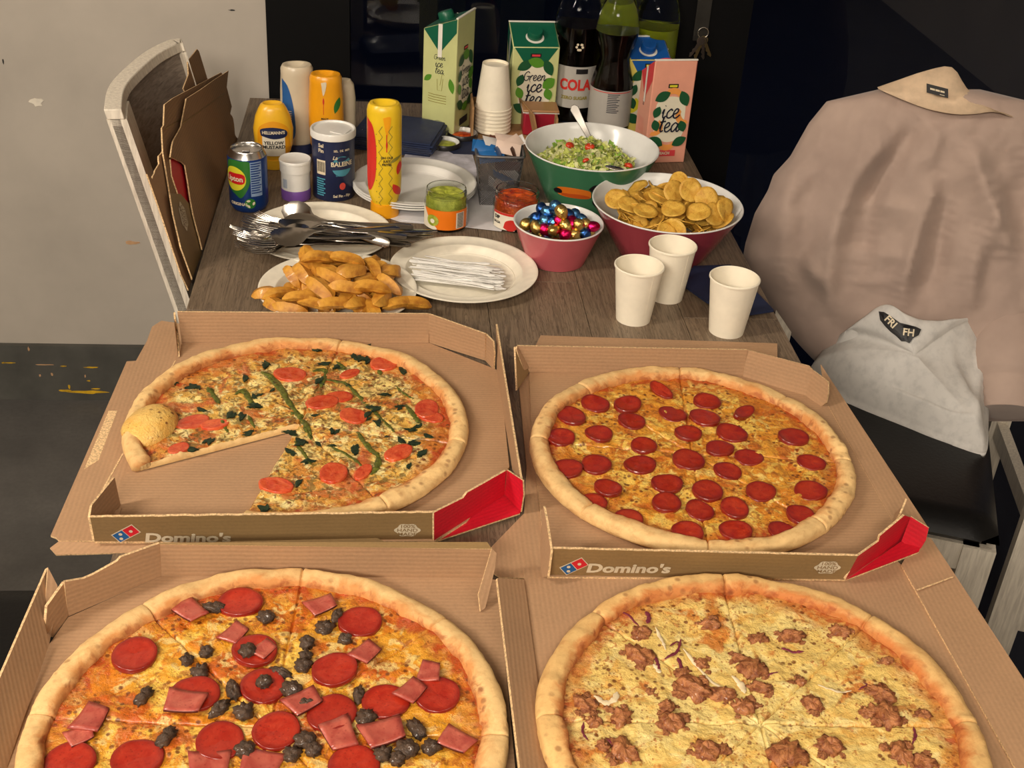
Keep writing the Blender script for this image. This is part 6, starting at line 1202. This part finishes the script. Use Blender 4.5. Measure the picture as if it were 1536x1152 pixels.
# dark blue folder by the right cup
sheetpx('dark_folder', 'black and dark blue folder lying behind the right hand paper cup', 'folder', [(1025, 430), (1040, 402), (1095, 400), (1160, 468), (1120, 474), (1060, 455)], 'navy_card', TOP, .004)
# ================================================================ juice cartons
M['teapaper'] = gloss('pale_green_carton', (198, 202, 140), .35); M['teadark'] = gloss('dark_green_carton', (14, 92, 66), .35); M['teawhite'] = gloss('carton_label_cream', (228, 220, 196), .4)
M['peachp'] = gloss('peach_carton', (226, 158, 134), .35); M['peachd'] = gloss('red_peach_carton', (216, 66, 72), .35); M['lemonp'] = gloss('lemon_carton', (214, 196, 96), .35); M['lemond'] = gloss('blue_lemon_carton', (20, 84, 160), .35)
M['leaf1'] = gloss('light_leaf', (84, 140, 40), .4); M['leaf2'] = gloss('dark_leaf', (26, 82, 48), .4); M['peachf'] = gloss('peach_fruit_print', (236, 156, 78), .4); M['ink'] = gloss('navy_ink', (24, 30, 48), .4); M['whiteseam'] = gloss('white_carton_seam', (232, 228, 216), .4)
def carton(label, x, y, rz, w, d, hf, hb, pap, dark, style, lean=(0, 0)):
    t = thing('juice_carton', label, 'carton', (x, y, TOP), rz, rx=lean[0], ry=lean[1]); W, D_ = w/2, d/2
    v = [(-W, -D_, 0), (W, -D_, 0), (W, D_, 0), (-W, D_, 0), (-W, -D_, hf), (W, -D_, hf), (W, D_, hb), (-W, D_, hb)]
    MB().add(v, [(3, 2, 1, 0), (0, 1, 5, 4), (1, 2, 6, 5), (2, 3, 7, 6), (3, 0, 4, 7), (4, 5, 6, 7)]).obj('carton_body', M[pap], t, bevel=.0018)
    # slanted coloured top with cap
    n = np.array([0, -(hb-hf), d]); n /= np.linalg.norm(n); ft = flatmap((0, 0, (hf+hb)/2), (1, 0, 0), (0, d, hb-hf)); Ls = math.hypot(d, hb-hf)/2
    decal('coloured_top', poly2d([(-W*.96, -Ls*.97), (W*.96, -Ls*.97), (W*.96, Ls*.97), (-W*.96, Ls*.97)]), M[dark], t, ft, .0006)
    dn = .030; ff = flatmap((0, -D_, hf), (1, 0, 0), (0, 0, 1)); decal('coloured_front_flap', poly2d([(-W*.93, -.001), (-W*.5, -dn), (W*.5, -dn), (W*.93, -.001)]), M[dark], t, ff, .0005)
    if style != 'back':
        decal('cap_ring', merge(ell2d(0, -Ls*.25, .0185, .0175, 30)), M['whiteseam'], t, ft, .0009)
    cp = MB().lathe([(.0150, 0), (.0155, .002), (.0150, .013), (.0135, .0155), (.0005, .0158)], 32, caps=(True, False)).obj('screw_cap', M[dark], t, True); c0_ = ft(0, -Ls*(.15 if hf != .161 else .62), .0005); cp.location = tuple(map(float, c0_)); cp.rotation_euler = (-math.atan2(-(hb-hf), d)*1.0, 0, 0)
    # seam over the top edge and down the sides
    MB().box((-W-.0006, D_-.004, hb-.0005), (W+.0006, D_+.0008, hb+.0022)).obj('top_seam', M['whiteseam'], t, bevel=.0006)
    for sx in (-1, 1):
        fs_ = flatmap((sx*W, 0, hf), (0, sx, 0), (0, 0, 1)); 
        decal('side_fold', poly2d([(-D_*.95, -.001), (0, -.042), (D_*.95, .001), (D_*.95, (hb-hf)*.97), (-D_*.95, 0)][::1] if sx > 0 else [(-D_*.95, (hb-hf)*.97), (-D_*.95, .001), (0, -.042), (D_*.95, -.001)]), M[dark], t, fs_, .0005)
        decal('side_seam', rect2d(-.0042, -.050, .0042, (hb-hf)*.5), M['whiteseam'], t, fs_, .0009)
    return t
def wreath(t, fmap, w, h, words, fruit, lf, li):
    k = w/.09
    decal('label_field', smooth2d([(-.030*k, -.034), (-.032*k, 0), (-.028*k, .034), (0, .044), (.028*k, .034), (.032*k, 0), (.030*k, -.034), (0, -.046)]), M['teawhite'], t, fmap, li)
    L = [(-.020, .044, .036, .017, .5, 1), (.002, .050, .036, .018, -.25, 0), (.026, .040, .036, .017, -1.1, 1), (.034, .008, .030, .020, .7, 0), (.035, -.014, .026, .015, -1.2, 0), (-.034, .014, .026, .014, 1.2, 1), (-.034, -.012, .026, .014, 1.9, 0), (-.024, -.044, .036, .017, -.5, 1), (.002, -.052, .034, .016, .1, 0), (.026, -.044, .034, .016, .5, 1)]
    if fruit:
        for i, (a, b_, rot) in enumerate([(.002, .044, 0), (.030, .006, 2.2), (-.030, -.016, 4.2), (.0, -.046, 3.1)]): decal('fruit_slice', shift(poly2d([(.017*math.cos(q_), .017*math.sin(q_)) for q_ in np.linspace(0, pi, 12)]+[(.010*math.cos(q_), .005*math.sin(q_)) for q_ in np.linspace(pi, 0, 6)]), a*k, b_, rot), M[fruit], t, fmap, li+.0004)
    for i, (a, b_, l_, w_, rot, dk) in enumerate(L):
        if fruit and i in (1, 3, 8): continue
        decal('leaf_print', leaf2d(max(-.0285*k/1.0, min(.0285*k, a*k)), b_, l_*k*.98, w_*1.15, rot), M['leaf2' if dk else 'leaf1'] if not fruit else M['leaf2'], t, fmap, li+.0008+.0001*i)
    for txt, dy, hh_ in words: decal('lettering', shift(script2d(txt, hh_, .17), 0, dy), M['ink'], t, fmap, li+.002)
    decal('emblem', rect2d(-.0105*k, .060, .0105*k, .068), M['black'], t, fmap, li); decal('emblem_bar', rect2d(-.008*k, .062, .008*k, .066), M['peachd'] if not fruit else M['canyel'], t, fmap, li+.0004)
GW = [('Green', .014, .0105), ('ice', -.009, .0150), ('tea', -.034, .0150)]
# tall green carton, seen on its corner
t = carton('tall green ice tea carton at the far left, turned on its corner', .109, 2.412, math.radians(-115), .088, .070, .205, .232, 'teapaper', 'teadark', 'back')
wreath(t, flatmap((0, .035, .105), (-1, 0, 0), (0, 0, 1)), .088, .2, GW, None, None, .0006)
fs_ = flatmap((.044, 0, .12), (0, 1, 0), (0, 0, 1)); decal('lettering', merge(shift(script2d('Green', .0055, .15), 0, .030), shift(script2d('ice', .0075, .15), -.001, .016), shift(script2d('tea', .0075, .15), 0, .003)), M['ink'], t, fs_, .0006)
decal('leaf_print', leaf2d(-.0235, -.008, .020, .011, .7), M['leaf1'], t, fs_, .0006); decal('leaf_print', leaf2d(.026, -.018, .030, .012, 1.8), M['leaf1'], t, fs_, .0007); decal('glass_drawing', merge(ribbon([(-.004, -.008), (-.003, -.030), (.006, -.030), (.008, -.006)], .0008), ribbon([(.002, -.02), (.006, .002), (.011, .001)], .0008)), M['zig'], t, fs_, .0006)
decal('fine_print', merge(*[ribbon([(-.022, -.038-.005*k), (-.010, -.0395-.005*k), (.016, -.040-.005*k)], .0011) for k in range(4)]), M['zig'], t, fs_, .0006); decal('dark_label', rect2d(-.02, -.088, .02, -.074), M['ink'], t, flatmap((0, .035, .105), (-1, 0, 0), (0, 0, 1)), .0008)
t = carton('green ice tea carton with a round green cap behind the cup stack', .280, 2.475, math.radians(5), .094, .066, .160, .192, 'teapaper', 'teadark', 'front'); wreath(t, flatmap((0, -.033, .080), (1, 0, 0), (0, 0, 1)), .092, .2, GW, None, None, .0006)
t = carton('lemon yellow carton with a blue top hidden behind the peach carton', .505, 2.452, math.radians(6), .084, .066, .150, .178, 'lemonp', 'lemond', 'front'); wreath(t, flatmap((0, -.033, .075), (1, 0, 0), (0, 0, 1)), .092, .2, [], 'canyel', None, .0006)
t = carton('peach pink ice tea carton at the table right edge by the window post', .518, 2.290, math.radians(-172), .083, .068, .161, .200, 'peachp', 'peachd', 'back', lean=(0, .0)); fp = flatmap((0, .034, .088), (-1, 0, 0), (0, 0, 1)); wreath(t, fp, .084, .2, [('ice', .003, .0170), ('tea', -.024, .0170)], 'peachf', None, .0006)
decal('flavour_band', rect2d(-.024, -.074, .020, -.062), M['peachd'], t, fp, .0008); decal('lettering', shift(text2d('PEACH', .0075, .0003), -.003, -.068), M['white_print'], t, fp, .0012)
fs_ = flatmap((.0415, 0, .11), (0, 1, 0), (0, 0, 1)); decal('lettering', shift(merge(shift(script2d('ice', .006, .15), -.012, .0), shift(script2d('tea', .006, .15), .012, 0)), 0, .012, pi/2), M['ink'], t, fs_, .0006); decal('fine_print', merge(*[ribbon([(-.018+.008*k, -.030), (-.014+.008*k, -.058)], .0009) for k in range(4)]), M['peachd'], t, fs_, .0006)
# ================================================================ plastic bottles
q = NT('clear_bottle_plastic', (235, 240, 245), .04); q.set('Transmission Weight', 1.); q.set('IOR', 1.18); M['pet'] = q.m
q = NT('dark_cola', (12, 5, 4), .08); q.set('IOR', 1.4); q.set('Coat Weight', .6); M['cola'] = q.m
q = NT('yellow_soda', (150, 160, 30), .12); q.set('Transmission Weight', .35); M['soda'] = q.m
M['zerolab'] = gloss('silver_grey_label', (176, 172, 164), .35)
def petbottle(label, x, y, R, Ht, waist, fill, liq, lab=None, labtxt=None, capc='white_plastic'):
    t = thing('soda_bottle', label, 'bottle', (x, y, TOP)); f = math.atan2(-y, -x)
    if waist: pr = [(R*.82, 0), (R*.97, .006), (R, .02), (R*.99, .095), (R*.95, .11), (R*.74, .145), (R*.72, .155), (R*.84, .175), (R*.98, .20), (R*.97, .215), (R*.86, .24), (R*.6, .27), (R*.34, .30), (.0135, Ht-.02), (.0135, Ht-.006)]
    else: pr = [(R*.82, 0), (R*.97, .006), (R, .02), (R, .19), (R*.98, .21), (R*.86, .235), (R*.62, .262), (R*.38, .29), (.0135, Ht-.02), (.0135, Ht-.006)]
    rz_ = lambda z: float(np.interp(z, [p_[1] for p_ in pr], [p_[0] for p_ in pr]))
    pz = crom([(a, b_) for a, b_ in pr], 4); MB().lathe([tuple(p_) for p_ in pz], 48, caps=(True, False)).obj('bottle_shell', M['pet'], t, True)
    lv = [(rz_(z)-.0016, z) for z in np.linspace(.004, fill, 26)]; MB().lathe([(.0005, .003)]+lv+[(.0005, fill)], 48, caps=(False, False)).obj('drink', M[liq], t, True)
    MB().lathe([(.0150, Ht-.016), (.0152, Ht-.001), (.0140, Ht), (.0005, Ht)], 32, caps=(False, False)).obj('cap', M[capc], t, True)
    if lab: z0, z1, mt = lab; MB().lathe([(rz_(z)+.0006, z) for z in np.linspace(z0, z1, 8)], 48, caps=(False, False)).obj('label', M[mt], t, True)
    return t, (lambda z: rz_(z)), f
t, rr_, f = petbottle('cola bottle with a silver COLA ZERO label behind the green carton', .372, 2.50, .047, .325, False, .195, 'cola', (.035, .120, 'zerolab'))
decal('lettering', text2d('COLA', .030, .0012, sx=.8), M['redlab'], t, cylmap(rr_, f+.05, .082), .0012); decal('lettering', text2d('ZERO SUGAR', .009, .0004), M['zig'], t, cylmap(rr_, f+.05, .056), .0012); decal('emblem', rect2d(-.012, .024, .012, .034, 5), M['black'], t, cylmap(rr_, f+.3, .082), .0012); decal('bubble_print', merge(*[ell2d(.0+.006*math.cos(k), .006*math.sin(k*2.1), .0025, .0025, 10) for k in range(9)]), M['white_print'], t, cylmap(rr_, f+.1, .16), .0008)
t, rr_, f = petbottle('waisted bottle of dark cola in front of the other drink bottles', .437, 2.425, .0425, .285, True, .205, 'cola', (.020, .095, 'zerolab'))
decal('fine_print', merge(*[rect2d(-.010, .020-.0036*k, .014-.003*(k % 3), .0215-.0036*k, 5) for k in range(11)]), M['ink'], t, cylmap(rr_, f+.1, .068), .0011); decal('label_border', rect2d(-.04, .0365, .045, .038, 16), M['redlab'], t, cylmap(rr_, f, .055), .0012)
petbottle('bottle of yellow soda behind the waisted cola bottle', .448, 2.515, .044, .325, False, .235, 'soda', (.040, .10, 'orange_b')); petbottle('half full bottle of yellow soda at the window post', .534, 2.520, .0445, .335, False, .190, 'soda', (.040, .10, 'lemonp'))

# ================================================================ print belongs to the label it sits on
NEST = {'lettering': ('cream_label', 'white_label', 'red_banner', 'label', 'sea_oval', 'label_field', 'flavour_band'), 'barcode': ('barcode_field', 'white_label', 'jar_body'), 'fine_print': ('ingredient_panel', 'label', 'orange_label'),
 'red_banner': ('yellow_oval',), 'navy_banner': ('cream_label',), 'cream_label': ('arched_label',), 'leaf_print': ('label_field',), 'fruit_slice': ('label_field',), 'emblem_bar': ('emblem',), 'badge_lettering': ('badge',), 'logo_red_half': ('logo_border',), 'logo_blue_half': ('logo_border',),
 'logo_dots': ('logo_border',), 'label_print': ('neck_label',), 'print_lettering': ('chest_print',), 'avocado_stone': ('avocado_print',), 'whale': ('sea_oval',), 'navy_band': ('sea_oval',), 'beak_tip': ('beak',), 'beak_line': ('beak',), 'label_lines': ('blue_label',), 'white_ring': ('green_disc',), 'key': ('key_ring',), 'toucan_face': ('toucan_head',)}
for root in [o for o in list(COL.objects) if o.parent is None and o.get('label')]:
    kids = list(root.children); nm = lambda o: o.name.split('.')[0]; par = {}
    for k in kids:
        for want in NEST.get(nm(k), ()):
            c = [q_ for q_ in kids if nm(q_) == want and q_ is not k]
            if c: par[k] = c[0]; break
    for k, p_ in par.items():
        while p_ in par: p_ = par[p_]              # never deeper than thing > part > sub-part
        k.parent = p_
